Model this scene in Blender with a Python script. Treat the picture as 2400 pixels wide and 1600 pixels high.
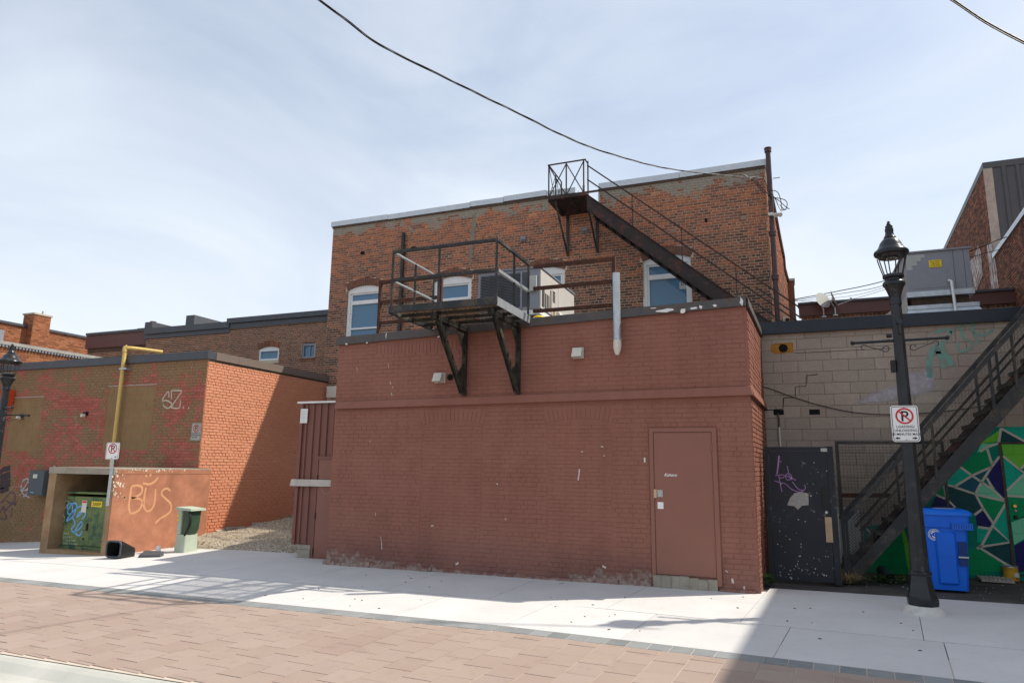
import bpy, math, random
from mathutils import Vector, Matrix
for _o in list(bpy.data.objects): bpy.data.objects.remove(_o)
SC = bpy.context.scene
COL = SC.collection
R = math.radians
random.seed(7)

# ------------------------------------------------------------------ camera
YAW, PIT, ROL = R(22.04), R(10.43), R(0.76)
CAM = Vector((0.0, 0.0, 1.70))
FWD = Vector((-math.sin(YAW)*math.cos(PIT), math.cos(YAW)*math.cos(PIT), math.sin(PIT)))
_r0 = Vector((math.cos(YAW), math.sin(YAW), 0)); _u0 = _r0.cross(FWD)
RGT = _r0*math.cos(ROL)+_u0*math.sin(ROL); UPV = -_r0*math.sin(ROL)+_u0*math.cos(ROL)
cd = bpy.data.cameras.new('camera'); cam = bpy.data.objects.new('camera', cd); COL.objects.link(cam)
cd.sensor_width = 36; cd.lens = 24.0; cd.clip_start = 0.05; cd.clip_end = 2000
m = Matrix((RGT, UPV, -FWD)).transposed().to_4x4(); m.translation = CAM
cam.matrix_world = m; SC.camera = cam

# ------------------------------------------------------------------ sky, sun, exposure
SUN = Vector((0.544, 0.316, 0.777)).normalized()          # direction towards the sun
SUN_EL = math.asin(SUN.z); SUN_AZ = math.atan2(SUN.x, SUN.y)
W = bpy.data.worlds.new('World'); SC.world = W; W.use_nodes = True
wn = W.node_tree; wn.nodes.clear()
def wnode(t, **kw):
    n = wn.nodes.new(t)
    for k, v in kw.items(): setattr(n, k, v)
    return n
_sky = wnode('ShaderNodeTexSky', sky_type='NISHITA', sun_disc=False, sun_elevation=SUN_EL, sun_rotation=SUN_AZ,
             air_density=1.0, dust_density=1.6, ozone_density=1.2)
_tc = wnode('ShaderNodeTexCoord')
_mp = wnode('ShaderNodeMapping'); _mp.inputs['Scale'].default_value = (1.2, 1.0, 2.6); _mp.inputs['Rotation'].default_value = (0.25, 0.35, 0.5)
_n1 = wnode('ShaderNodeTexNoise'); _n1.inputs['Scale'].default_value = 1.7; _n1.inputs['Detail'].default_value = 7; _n1.inputs['Roughness'].default_value = 0.52; _n1.inputs['Distortion'].default_value = 0.5
_cr = wnode('ShaderNodeValToRGB'); _cr.color_ramp.elements[0].position = 0.30; _cr.color_ramp.elements[1].position = 0.74
_cr.color_ramp.elements[0].color = (0.34, 0.34, 0.34, 1); _cr.color_ramp.elements[1].color = (0.93, 0.93, 0.93, 1)
_sx = wnode('ShaderNodeSeparateXYZ')
_hz = wnode('ShaderNodeMapRange'); _hz.inputs['From Min'].default_value = 0.0; _hz.inputs['From Max'].default_value = 0.42; _hz.inputs['To Min'].default_value = 0.5; _hz.inputs['To Max'].default_value = 0.0
_ad = wnode('ShaderNodeMath', operation='ADD', use_clamp=True)
_mx = wnode('ShaderNodeMix', data_type='RGBA'); _mx.inputs['B'].default_value = (5.35, 5.8, 6.35, 1)
_bg = wnode('ShaderNodeBackground'); _bg.inputs['Strength'].default_value = 0.15
_wo = wnode('ShaderNodeOutputWorld')
L = wn.links.new
L(_tc.outputs['Generated'], _mp.inputs['Vector']); L(_mp.outputs['Vector'], _n1.inputs['Vector'])
L(_n1.outputs['Fac'], _cr.inputs['Fac']); L(_tc.outputs['Generated'], _sx.inputs['Vector']); L(_sx.outputs['Z'], _hz.inputs['Value'])
L(_cr.outputs['Color'], _ad.inputs[0]); L(_hz.outputs['Result'], _ad.inputs[1])
L(_ad.outputs[0], _mx.inputs['Factor']); L(_sky.outputs['Color'], _mx.inputs['A'])
L(_mx.outputs['Result'], _bg.inputs['Color']); L(_bg.outputs['Background'], _wo.inputs['Surface'])
sd = bpy.data.lights.new('sun', 'SUN'); sd.energy = 4.8; sd.angle = R(0.7); sd.color = (1.0, 0.925, 0.80)
so = bpy.data.objects.new('sun', sd); COL.objects.link(so)
so.rotation_euler = SUN.to_track_quat('Z', 'Y').to_euler(); so.location = (10, 6, 20)
SC.view_settings.view_transform = 'Standard'; SC.view_settings.look = 'None'
SC.view_settings.gamma = 1.0; SC.view_settings.use_curve_mapping = False
SC.view_settings.exposure = 0.15

# ------------------------------------------------------------------ geometry helpers
FPX = 1600.0
def ray(px, py): return RGT*((px-1200)/FPX) - UPV*((py-800)/FPX) + FWD
def PY(px, py, Y): d = ray(px, py); return CAM + d*((Y-CAM.y)/d.y)
def PX(px, py, X): d = ray(px, py); return CAM + d*((X-CAM.x)/d.x)
def PZ(px, py, Z): d = ray(px, py); return CAM + d*((Z-CAM.z)/d.z)
def proj(p):
    v = Vector(p)-CAM; z = v.dot(FWD)
    if z <= 0.05: return None
    return 1200+FPX*v.dot(RGT)/z, 800-FPX*v.dot(UPV)/z, z
def gz(x, y):
    z = -0.1639+0.0083*min(max(x, -40), 12)+0.02*min(max(y, -10), 14)
    if x < -8:
        t = min(max((y-7.5)/4.0, 0), 1); t = t*t*(3-2*t)
        z -= 0.0028*min((x+8)**2, 160)*t
    return z
def PG(px, py):
    d = ray(px, py); p = CAM.copy()
    t = 0.5
    for _ in range(40):
        q = CAM+d*t; t += (gz(q.x, q.y)-q.z)/(d.z-0.03) if d.z < -0.03 else 0.3
        if t > 200: break
    return CAM+d*t

class MB:
    def __init__(s): s.v = []; s.f = []
    def add(s, vs, fs):
        o = len(s.v); s.v += [tuple(q) for q in vs]; s.f += [tuple(i+o for i in f) for f in fs]; return s
    def quad(s, a, b, c, d): return s.add([a, b, c, d], [(0, 1, 2, 3)])
    def poly(s, pts): return s.add(pts, [tuple(range(len(pts)))])
    def box(s, x0, x1, y0, y1, z0, z1):
        x0, x1 = min(x0, x1), max(x0, x1); y0, y1 = min(y0, y1), max(y0, y1); z0, z1 = min(z0, z1), max(z0, z1)
        return s.add([(x0,y0,z0),(x1,y0,z0),(x1,y1,z0),(x0,y1,z0),(x0,y0,z1),(x1,y0,z1),(x1,y1,z1),(x0,y1,z1)],
                     [(0,3,2,1),(4,5,6,7),(0,1,5,4),(1,2,6,5),(2,3,7,6),(3,0,4,7)])
    def hexa(s, b, t):      # bottom 4 (ccw from above) and top 4 corners
        return s.add(list(b)+list(t), [(0,3,2,1),(4,5,6,7),(0,1,5,4),(1,2,6,5),(2,3,7,6),(3,0,4,7)])
    def obox(s, c, U, V, N, du, dv, dn):
        c = Vector(c); U = Vector(U)*du/2; V = Vector(V)*dv/2; N = Vector(N)*dn/2
        b = [c-U-V-N, c+U-V-N, c+U+V-N, c-U+V-N]; t = [q+2*N for q in b]
        return s.hexa(b, t)
    def bar(s, a, b, w, h, up=(0,0,1)):   # rectangular bar from a to b
        a = Vector(a); b = Vector(b); d = (b-a); l = d.length
        if l < 1e-6: return s
        d /= l; up = Vector(up); sd_ = d.cross(up)
        if sd_.length < 1e-3: sd_ = d.cross(Vector((1,0,0)))
        sd_.normalize(); u = sd_.cross(d).normalized()
        return s.obox((a+b)/2, d, sd_, u, l, w, h)
    def angle(s, a, b, w, t, up=(0,0,1), flip=1):   # L-section
        a = Vector(a); b = Vector(b); d = (b-a).normalized(); up = Vector(up); sd_ = d.cross(up)
        if sd_.length < 1e-3: sd_ = d.cross(Vector((0,1,0)))
        sd_.normalize(); u = sd_.cross(d).normalized()
        s.obox((a+b)/2+u*(-w/2+t/2), d, sd_, u, (b-a).length, w, t)
        return s.obox((a+b)/2+sd_*flip*(w/2-t/2)+u*(t/2+0.0005), d, sd_, u, (b-a).length-0.002, t, w-t)
    def tube(s, pts, r, n=8, cap=True):
        pts = [Vector(p) for p in pts]; rs = r if isinstance(r, (list, tuple)) else [r]*len(pts)
        o = len(s.v); prev = None
        for i, p in enumerate(pts):
            d = (pts[min(i+1, len(pts)-1)]-pts[max(i-1, 0)]).normalized()
            ref = prev if prev is not None else (Vector((0,0,1)) if abs(d.z) < 0.9 else Vector((1,0,0)))
            a = d.cross(ref)
            if a.length < 1e-4: a = d.cross(Vector((0.3,1,0.2)))
            a.normalize(); b = a.cross(d).normalized(); prev = b
            for k in range(n):
                q = 2*math.pi*k/n; s.v.append(tuple(p+(a*math.cos(q)+b*math.sin(q))*rs[i]))
        for i in range(len(pts)-1):
            for k in range(n):
                k2 = (k+1) % n; s.f.append((o+i*n+k, o+i*n+k2, o+(i+1)*n+k2, o+(i+1)*n+k))
        if cap:
            s.f.append(tuple(o+k for k in range(n))[::-1]); s.f.append(tuple(o+(len(pts)-1)*n+k for k in range(n)))
        return s
    def lathe(s, c, prof, n=24, a0=0.0, cap=True):   # profile (r,z)
        o = len(s.v); c = Vector(c)
        for r, z in prof:
            for k in range(n):
                q = a0+2*math.pi*k/n; s.v.append((c.x+r*math.cos(q), c.y+r*math.sin(q), c.z+z))
        for i in range(len(prof)-1):
            for k in range(n):
                k2 = (k+1) % n; s.f.append((o+i*n+k, o+i*n+k2, o+(i+1)*n+k2, o+(i+1)*n+k))
        if cap:
            s.f.append(tuple(o+k for k in range(n))[::-1]); s.f.append(tuple(o+(len(prof)-1)*n+k for k in range(n)))
        return s
    def prism(s, pts, N, d):     # polygon extruded by N*d
        pts = [Vector(p) for p in pts]; N = Vector(N)*d; n = len(pts); o = len(s.v)
        s.v += [tuple(p) for p in pts]+[tuple(p+N) for p in pts]
        s.f.append(tuple(o+i for i in range(n))); s.f.append(tuple(o+n+i for i in range(n))[::-1])
        for i in range(n):
            j = (i+1) % n; s.f.append((o+j, o+i, o+n+i, o+n+j))
        return s
    def ribbon(s, pts, w, N, lift=0.0):   # flat stroke on a plane with normal N
        pts = [Vector(p) for p in pts]; N = Vector(N).normalized(); o = len(s.v)
        ws = w if isinstance(w, (list, tuple)) else [w]*len(pts)
        for i, p in enumerate(pts):
            d = (pts[min(i+1, len(pts)-1)]-pts[max(i-1, 0)])
            a = N.cross(d)
            if a.length < 1e-6: a = Vector((0,0,1))
            a.normalize(); s.v += [tuple(p+a*ws[i]/2+N*lift), tuple(p-a*ws[i]/2+N*lift)]
        for i in range(len(pts)-1): s.f.append((o+2*i, o+2*i+1, o+2*i+3, o+2*i+2))
        return s
    def build(s, name, mat, parent=None, smooth=False, loc=None, kind=None, recalc=True):
        base = Vector(loc) if loc is not None else (WL[parent] if parent else Vector((0,0,0)))
        me = bpy.data.meshes.new(name)
        me.from_pydata([(a-base.x, b-base.y, c-base.z) for a, b, c in s.v], [], s.f); me.update()
        if recalc:
            import bmesh
            bm = bmesh.new(); bm.from_mesh(me); bmesh.ops.recalc_face_normals(bm, faces=bm.faces); bm.to_mesh(me); bm.free()
        if smooth:
            for p in me.polygons: p.use_smooth = True
            try: me.set_sharp_from_angle(angle=R(38))
            except Exception: pass
        me.materials.append(mat)
        o = bpy.data.objects.new(name, me); COL.objects.link(o)
        if parent: o.parent = parent; o.location = base-WL[parent]
        else: o.location = base
        WL[o] = base
        if kind: o['kind'] = kind
        return o
WL = {}
def inst(name, me, loc, parent, rot=None):
    o = bpy.data.objects.new(name, me); COL.objects.link(o); loc = Vector(loc)
    o.parent = parent; o.location = loc-WL[parent] if parent else loc
    if rot is not None: o.rotation_euler = rot
    WL[o] = loc
    return o
def mesh_of(mb, mat):
    me = bpy.data.meshes.new('piece'); me.from_pydata(mb.v, [], mb.f); me.update(); me.materials.append(mat); return me
def tag(o, label=None, cat=None, group=None, kind=None):
    if label: o['label'] = label
    if cat: o['category'] = cat
    if group: o['group'] = group
    if kind: o['kind'] = kind
    return o
def thing(name, label, cat, loc, group=None):
    o = bpy.data.objects.new(name, None); COL.objects.link(o); o.location = loc; o.empty_display_size = 0.2
    WL[o] = Vector(loc); return tag(o, label, cat, group)
def smooth_path(pts, k=6):      # Catmull-Rom
    P = [Vector(p) for p in pts]
    if len(P) < 3: return P
    out = []
    for i in range(len(P)-1):
        p0 = P[max(i-1, 0)]; p1 = P[i]; p2 = P[i+1]; p3 = P[min(i+2, len(P)-1)]
        for j in range(k):
            t = j/k
            out.append(0.5*((2*p1)+(-p0+p2)*t+(2*p0-5*p1+4*p2-p3)*t*t+(-p0+3*p1-3*p2+p3)*t**3))
    out.append(P[-1]); return out
def text_mb(txt, O, U, V, size, N, depth=0.0, align='CENTER', shear=0.0, bold=0.012):
    cu = bpy.data.curves.new('t', 'FONT'); cu.body = txt; cu.size = size; cu.align_x = align; cu.shear = shear; cu.resolution_u = 3; cu.offset = size*bold
    ob = bpy.data.objects.new('t', cu); COL.objects.link(ob)
    dg = bpy.context.evaluated_depsgraph_get(); me = bpy.data.meshes.new_from_object(ob.evaluated_get(dg))
    O = Vector(O); U = Vector(U); V = Vector(V); N = Vector(N)
    b = MB(); b.add([O+U*v.co.x+V*v.co.y+N*depth for v in me.vertices], [tuple(p.vertices) for p in me.polygons])
    bpy.data.objects.remove(ob); bpy.data.curves.remove(cu); bpy.data.meshes.remove(me)
    return b

# ------------------------------------------------------------------ material helpers
class NT:
    def __init__(s, name):
        s.m = bpy.data.materials.new(name); s.m.use_nodes = True; s.t = s.m.node_tree; s.t.nodes.clear()
        s.out = s.t.nodes.new('ShaderNodeOutputMaterial'); s.geo = None
    def n(s, typ, props=None, **ins):
        nd = s.t.nodes.new('ShaderNode'+typ)
        for k, v in (props or {}).items(): setattr(nd, k, v)
        for k, v in ins.items():
            k2 = int(k[1:]) if k[0] == '_' and k[1:].isdigit() else k.replace('_', ' ')
            sk = nd.inputs[k2]
            if isinstance(v, bpy.types.NodeSocket): s.t.links.new(v, sk)
            else: sk.default_value = (*v, 1) if isinstance(v, (tuple, list)) and len(v) == 3 and sk.type == 'RGBA' else v
        return nd
    def pos(s):
        if not s.geo: s.geo = s.n('NewGeometry')
        return s.geo.outputs['Position']
    def noise(s, scale, detail=4, rough=0.55, vec=None, dist=0.0, sc=None):
        v = vec or s.pos()
        if sc: v = s.n('Mapping', Vector=v, Scale=sc).outputs[0]
        return s.n('TexNoise', Vector=v, Scale=float(scale), Detail=float(detail), Roughness=rough, Distortion=dist).outputs['Fac']
    def ramp(s, f, stops, interp='LINEAR'):
        nd = s.n('ValToRGB', Fac=f); cr = nd.color_ramp; cr.interpolation = interp
        while len(cr.elements) < len(stops): cr.elements.new(0.5)
        for e, (p, c) in zip(cr.elements, stops):
            e.position = p; e.color = (*c, 1) if isinstance(c, (tuple, list)) else (c, c, c, 1)
        return nd.outputs['Color']
    def mix(s, f, a, b, mode='MIX'):
        nd = s.t.nodes.new('ShaderNodeMix'); nd.data_type = 'RGBA'; nd.blend_type = mode
        for k, v in (('Factor', f), ('A', a), ('B', b)):
            sk = [i for i in nd.inputs if i.name == k and i.type == ('VALUE' if k == 'Factor' else 'RGBA')][0]
            if isinstance(v, bpy.types.NodeSocket): s.t.links.new(v, sk)
            else: sk.default_value = (*v, 1) if isinstance(v, (tuple, list)) else v
        return [o for o in nd.outputs if o.type == 'RGBA'][0]
    def math(s, op, a, b=0.0, clamp=False):
        return s.n('Math', dict(operation=op, use_clamp=clamp), _0=a, _1=b).outputs[0]
    def xyz(s):
        nd = s.n('SeparateXYZ', Vector=s.pos()); return nd.outputs
    def rng(s, v, a, b, c=0.0, d=1.0):
        return s.n('MapRange', dict(clamp=True), Value=v, From_Min=a, From_Max=b, To_Min=c, To_Max=d).outputs[0]
    def rand(s):
        if not s.geo: s.pos()
        oi = s.n('ObjectInfo').outputs['Random']
        return s.math('FRACT', s.math('ADD', s.geo.outputs['Random Per Island'], oi))
    def done(s, col, rough=0.7, metal=0.0, bump=None, bstr=0.3, bdist=0.01, spec=0.35, **kw):
        b = s.n('BsdfPrincipled')
        for k, v in (('Base Color', col), ('Roughness', rough), ('Metallic', metal), ('Specular IOR Level', spec)):
            if isinstance(v, bpy.types.NodeSocket): s.t.links.new(v, b.inputs[k])
            else: b.inputs[k].default_value = (*v, 1) if isinstance(v, (tuple, list)) else v
        for k, v in kw.items(): b.inputs[k.replace('_', ' ')].default_value = v
        if bump is not None:
            bp = s.n('Bump', Height=bump, Strength=bstr, Distance=bdist); s.t.links.new(bp.outputs[0], b.inputs['Normal'])
        s.t.links.new(b.outputs[0], s.out.inputs['Surface']); return s.m
def simple(name, col, rough=0.6, metal=0.0, var=0.18, scale=6.0, bstr=0.15, spec=0.35):
    t = NT(name); f = t.noise(scale, 5); g = t.noise(scale*9, 3)
    k = t.math('ADD', t.math('MULTIPLY', f, 0.7), t.math('MULTIPLY', g, 0.3))
    lo = tuple(c*(1-var*1.6) for c in col); hi = tuple(min(c*(1+var*1.6), 0.95) for c in col)
    return t.done(t.ramp(k, [(0.25, lo), (0.75, hi)]), t.rng(g, 0.3, 0.7, rough-0.08, min(rough+0.1, 1)), metal, bump=g, bstr=bstr, bdist=0.004, spec=spec)
def worn(name, col, wear, amount=0.35, rough=0.55, metal=0.0, scale=5.0, fine=38.0):
    t = NT(name); f = t.noise(scale, 6, 0.62); g = t.noise(fine, 4, 0.6)
    k = t.math('ADD', t.math('MULTIPLY', f, 0.6), t.math('MULTIPLY', g, 0.4))
    msk = t.ramp(k, [(0.62-amount*0.5, 0.0), (0.66-amount*0.35, 1.0)])
    base = t.mix(t.rng(f, 0.3, 0.7), tuple(c*0.75 for c in col), tuple(min(1, c*1.2) for c in col))
    return t.done(t.mix(msk, base, wear), t.mix(msk, (rough,)*3, (0.85,)*3), metal, bump=k, bstr=0.25, bdist=0.004)
# ------------------------------------------------------------------ materials
def m_brick(name, stops, zlo=None, zhi=None, smear=None, dark=None, rough=0.85):
    t = NT(name); r = t.rand(); n1 = t.noise(0.55, 4); n2 = t.noise(45, 4); n3 = t.noise(2.6, 5, 0.6)
    z = t.xyz()[2]
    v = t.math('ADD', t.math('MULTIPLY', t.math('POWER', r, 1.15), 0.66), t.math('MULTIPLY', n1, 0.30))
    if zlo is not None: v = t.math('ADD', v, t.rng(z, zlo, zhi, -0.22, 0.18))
    c = t.ramp(v, stops)
    c = t.mix(t.rng(n2, 0.3, 0.75), c, t.mix(1.0, c, (0.62, 0.6, 0.6), 'MULTIPLY'))
    if dark: c = t.mix(t.math('MULTIPLY', t.rng(n3, 0.55, 0.72), dark), c, (0.03, 0.022, 0.018))
    if smear:
        zz = t.math('ADD', t.rng(z, smear[0], smear[1]), t.math('MULTIPLY', t.math('SUBTRACT', n3, 0.5), 2.4))
        zz = t.math('ADD', zz, t.math('MULTIPLY', t.math('SUBTRACT', r, 0.5), 0.35))
        c = t.mix(t.rng(zz, 0.42, 0.6), c, t.mix(n2, (0.17, 0.155, 0.125), (0.36, 0.34, 0.29)))
    return t.done(c, rough, bump=n2, bstr=0.5, bdist=0.006, spec=0.2)
def m_mortar(name, a, b):
    t = NT(name); n = t.noise(3, 5); g = t.noise(60, 3)
    return t.done(t.mix(n, a, b), 0.95, bump=g, bstr=0.5, bdist=0.004, spec=0.1)
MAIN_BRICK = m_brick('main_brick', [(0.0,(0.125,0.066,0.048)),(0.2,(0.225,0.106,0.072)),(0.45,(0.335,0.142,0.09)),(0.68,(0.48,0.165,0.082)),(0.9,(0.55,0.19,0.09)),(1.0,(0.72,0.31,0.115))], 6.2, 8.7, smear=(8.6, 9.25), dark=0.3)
MAIN_MORTAR = m_mortar('main_mortar', (0.483,0.391,0.287), (0.644,0.540,0.414))
BACK_BRICK = m_brick('back_brick', [(0.0,(0.117,0.060,0.044)),(0.3,(0.221,0.102,0.067)),(0.65,(0.305,0.132,0.083)),(0.97,(0.442,0.180,0.098))], dark=0.35)
ORANGE_BRICK = m_brick('orange_brick', [(0.05,(0.17,0.06,0.03)),(0.4,(0.32,0.115,0.05)),(0.7,(0.40,0.155,0.07)),(0.97,(0.48,0.21,0.10))])
ORANGE_MORTAR = m_mortar('orange_mortar', (0.34,0.24,0.16), (0.42,0.31,0.22))
RIGHT_BRICK = m_brick('right_brick', [(0.05,(0.079,0.041,0.031)),(0.4,(0.210,0.097,0.065)),(0.7,(0.315,0.137,0.085)),(0.97,(0.630,0.209,0.092))], dark=0.4)
def m_annex():
    t = NT('brown_painted_brick'); n1 = t.noise(1.1, 5); n2 = t.noise(28, 4); n3 = t.noise(7, 6, 0.65); r = t.rand(); xyz = t.xyz()
    c = t.mix(n1, (0.25,0.102,0.071), (0.29,0.123,0.086))
    c = t.mix(t.math('MULTIPLY', r, 0.18), c, (0.195,0.08,0.057))
    dirt = t.rng(t.math('ADD', xyz[2], t.math('MULTIPLY', n3, 0.5)), 0.35, 0.85, 0.55, 0.0)
    c = t.mix(dirt, c, (0.11,0.058,0.055))
    # white salts and bare grout along the foot, heavier at the left end and by the door
    xl = t.rng(xyz[0], -7.2, -5.4, 1.0, 0.0); xr = t.math('MULTIPLY', t.rng(xyz[0], -3.6, -2.7), t.rng(xyz[0], -1.9, -1.2, 1.0, 0.0))
    ht = t.math('ADD', 0.02, t.math('MULTIPLY', t.math('MAXIMUM', xl, xr), 0.15))
    zz = t.math('SUBTRACT', t.math('ADD', xyz[2], t.math('MULTIPLY', t.math('SUBTRACT', n3, 0.5), 0.55)), ht)
    f = t.math('MULTIPLY', t.rng(zz, -0.03, 0.03, 1.0, 0.0), t.rng(t.noise(16, 5, 0.65), 0.40, 0.66, 0.08, 0.75))
    c = t.mix(f, c, t.mix(n3, (0.27,0.235,0.19), (0.46,0.42,0.36)))
    st = t.noise(2.2, 5, 0.6, sc=(2.2, 2.2, 0.28)); c = t.mix(t.rng(st, 0.42, 0.7, 0.0, 0.4), c, t.mix(1.0, c, (0.72,0.70,0.70), 'MULTIPLY'))
    pt = t.noise(0.7, 4, 0.6, dist=0.6); c = t.mix(t.rng(pt, 0.48, 0.6, 0.0, 0.35), c, (0.30,0.135,0.098))
    chip = t.ramp(t.noise(3.1, 9, 0.72, dist=0.2), [(0.735, 0.0), (0.745, 1.0)])
    c = t.mix(t.math('MULTIPLY', chip, 0.8), c, (0.6,0.5,0.44))
    return t.done(c, t.rng(n2, 0.3, 0.7, 0.5, 0.66), bump=n2, bstr=0.35, bdist=0.004, spec=0.3)
ANNEX = m_annex()
def m_leftfront():
    t = NT('patched_left_wall'); r = t.rand(); n1 = t.noise(1.05, 7, 0.66, dist=0.5); n2 = t.noise(35, 4); n3 = t.noise(4, 5); z = t.xyz()[2]
    v = t.math('ADD', n1, t.math('MULTIPLY', t.math('SUBTRACT', r, 0.5), 0.16))
    v = t.math('SUBTRACT', v, t.rng(z, 3.4, 4.1, 0.0, 0.12)); v = t.math('ADD', v, t.rng(z, 0.3, 1.6, -0.10, 0.03))
    red = t.mix(r, (0.33,0.098,0.07), (0.45,0.142,0.108)); olive = t.mix(n3, (0.225,0.145,0.075), (0.305,0.195,0.105))
    c = t.mix(t.rng(v, 0.47, 0.58), olive, red)
    crk = t.ramp(t.noise(1.7, 2, 0.5, dist=1.5), [(0.497, 0.0), (0.5, 1.0), (0.503, 0.0)])
    c = t.mix(t.math('MULTIPLY', crk, 0.45), c, (0.5,0.45,0.36))
    c = t.mix(t.math('MULTIPLY', t.rng(n2, 0.55, 0.75), 0.35), c, (0.09,0.05,0.035))
    return t.done(c, 0.8, bump=n2, bstr=0.5, bdist=0.005, spec=0.2)
LEFT_FRONT = m_leftfront()
def m_leftside():
    t = NT('orange_painted_brick'); r = t.rand(); n1 = t.noise(1.4, 5); n2 = t.noise(40, 4); z = t.xyz()[2]
    c = t.mix(n1, (0.55,0.235,0.135), (0.66,0.32,0.20)); c = t.mix(t.math('MULTIPLY', r, 0.25), c, (0.46,0.175,0.09))
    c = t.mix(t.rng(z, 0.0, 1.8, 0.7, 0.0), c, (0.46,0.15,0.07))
    c = t.mix(t.ramp(t.noise(4.2, 9, 0.7), [(0.72, 0.0), (0.74, 0.7)]), c, (0.62,0.42,0.3))
    return t.done(c, 0.75, bump=n2, bstr=0.6, bdist=0.006, spec=0.2)
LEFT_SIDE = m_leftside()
def m_block():
    t = NT('concrete_block'); r = t.rand(); n1 = t.noise(0.8, 4); n2 = t.noise(70, 4, 0.7); n3 = t.noise(5, 5); z = t.xyz()[2]
    c = t.mix(r, (0.425,0.369,0.300), (0.537,0.467,0.378)); c = t.mix(t.rng(n1, 0.35, 0.7), c, (0.416,0.344,0.294))
    c = t.mix(t.rng(n2, 0.35, 0.7), t.mix(1.0, c, (0.7,0.7,0.7), 'MULTIPLY'), c)
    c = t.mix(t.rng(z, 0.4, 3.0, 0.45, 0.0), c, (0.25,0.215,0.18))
    return t.done(c, 0.95, bump=n2, bstr=0.8, bdist=0.006, spec=0.15)
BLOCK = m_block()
BLOCK_MORTAR = m_mortar('block_mortar', (0.20,0.172,0.14), (0.26,0.225,0.185))
def m_conc(name, a, b, stain=0.35, sc=1.3):
    t = NT(name); n1 = t.noise(sc, 6, 0.6); n2 = t.noise(130, 3, 0.7); n3 = t.noise(9, 6, 0.7); r = t.rand()
    c = t.mix(t.rng(n1, 0.3, 0.7), a, b); c = t.mix(t.math('MULTIPLY', r, 0.30), c, tuple(x*0.80 for x in a))
    c = t.mix(t.math('MULTIPLY', t.rng(n3, 0.55, 0.78), stain), c, tuple(x*0.55 for x in a))
    c = t.mix(t.math('MULTIPLY', t.rng(n2, 0.6, 0.8), 0.3), c, tuple(x*0.5 for x in a))
    br = t.noise(1.0, 4, sc=(3, 160, 3))
    return t.done(c, 0.88, bump=t.math('ADD', n2, t.math('MULTIPLY', br, 0.8)), bstr=0.25, bdist=0.003, spec=0.2)
SIDEWALK = m_conc('sidewalk_concrete', (0.54,0.53,0.52), (0.62,0.61,0.60), 0.28)
KERB = m_conc('kerb_concrete', (0.40,0.40,0.36), (0.52,0.51,0.46), 0.3)
OLDCONC = m_conc('old_concrete', (0.28,0.25,0.20), (0.43,0.39,0.32), 0.7, 3.0)
def m_paver():
    t = NT('paver'); r = t.rand(); n1 = t.noise(0.9, 5); n2 = t.noise(110, 4, 0.7); n3 = t.noise(6, 6, 0.65)
    c = t.ramp(r, [(0.0,(0.295,0.22,0.186)),(0.35,(0.318,0.242,0.205)),(0.7,(0.335,0.26,0.222)),(1.0,(0.31,0.238,0.203))])
    c = t.mix(t.rng(n1, 0.3, 0.7, 0.0, 0.4), c, (0.38,0.305,0.255))
    c = t.mix(t.math('MULTIPLY', t.rng(n3, 0.56, 0.78), 0.45), c, (0.19,0.14,0.115))
    c = t.mix(t.math('MULTIPLY', t.rng(n2, 0.55, 0.8), 0.35), c, (0.17,0.12,0.10))
    return t.done(c, 0.92, bump=n2, bstr=0.45, bdist=0.003, spec=0.15)
PAVER = m_paver()
def m_gpaver():
    t = NT('grey_paver'); r = t.rand(); n2 = t.noise(100, 4, 0.7); n3 = t.noise(5, 5)
    c = t.mix(r, (0.17,0.185,0.19), (0.26,0.275,0.28)); c = t.mix(t.rng(n3, 0.4, 0.7, 0.0, 0.35), c, (0.33,0.32,0.29))
    return t.done(c, 0.9, bump=n2, bstr=0.4, bdist=0.003, spec=0.15)
GPAVER = m_gpaver()
SAND = m_mortar('joint_sand', (0.46,0.39,0.32), (0.56,0.48,0.40))
ASPHALT = m_conc('asphalt', (0.06,0.056,0.052), (0.115,0.105,0.098), 0.4, 2.5)
DIRT = m_conc('dirt', (0.10,0.085,0.065), (0.17,0.145,0.11), 0.5)
GRAVEL_BASE = m_conc('gravel_bed', (0.30,0.25,0.18), (0.42,0.36,0.27), 0.4, 5)
def m_stone():
    t = NT('gravel_stone'); r = t.rand()
    return t.done(t.ramp(r, [(0,(0.2,0.17,0.13)),(0.5,(0.46,0.40,0.31)),(1,(0.62,0.57,0.47))]), 0.9)
STONE = m_stone()
BLACK_STEEL = worn('black_steel', (0.022,0.024,0.027), (0.085,0.075,0.06), 0.22, 0.42, scale=4)
OLIVE_STEEL = worn('weathered_black_steel', (0.018,0.017,0.015), (0.05,0.046,0.03), 0.3, 0.6, scale=6)
RUST = worn('rusted_steel', (0.19,0.062,0.026), (0.055,0.025,0.017), 0.5, 0.85, scale=9)
RUSTY_DARK = worn('peeling_brown_steel', (0.034,0.026,0.024), (0.11,0.042,0.036), 0.2, 0.7, scale=3.0, fine=18)
DARK_CAP = worn('dark_brown_flashing', (0.085,0.078,0.074), (0.10,0.075,0.06), 0.2, 0.45)
NAVY_CAP = simple('navy_flashing', (0.016,0.021,0.032), 0.4, var=0.15)
GREY_CAP = simple('grey_flashing', (0.066,0.072,0.085), 0.42, var=0.12)
WHITE_CAP = simple('pale_metal_coping', (0.56,0.61,0.64), 0.38, 0.2, var=0.08)
SILVER = simple('galvanised_metal', (0.46,0.50,0.53), 0.36, 0.55, var=0.14, scale=9)
WHITE_PAINT = simple('white_paint', (0.74,0.75,0.74), 0.45, var=0.05)
OFFWHITE = simple('off_white_plastic', (0.62,0.60,0.53), 0.45, var=0.08)
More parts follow.
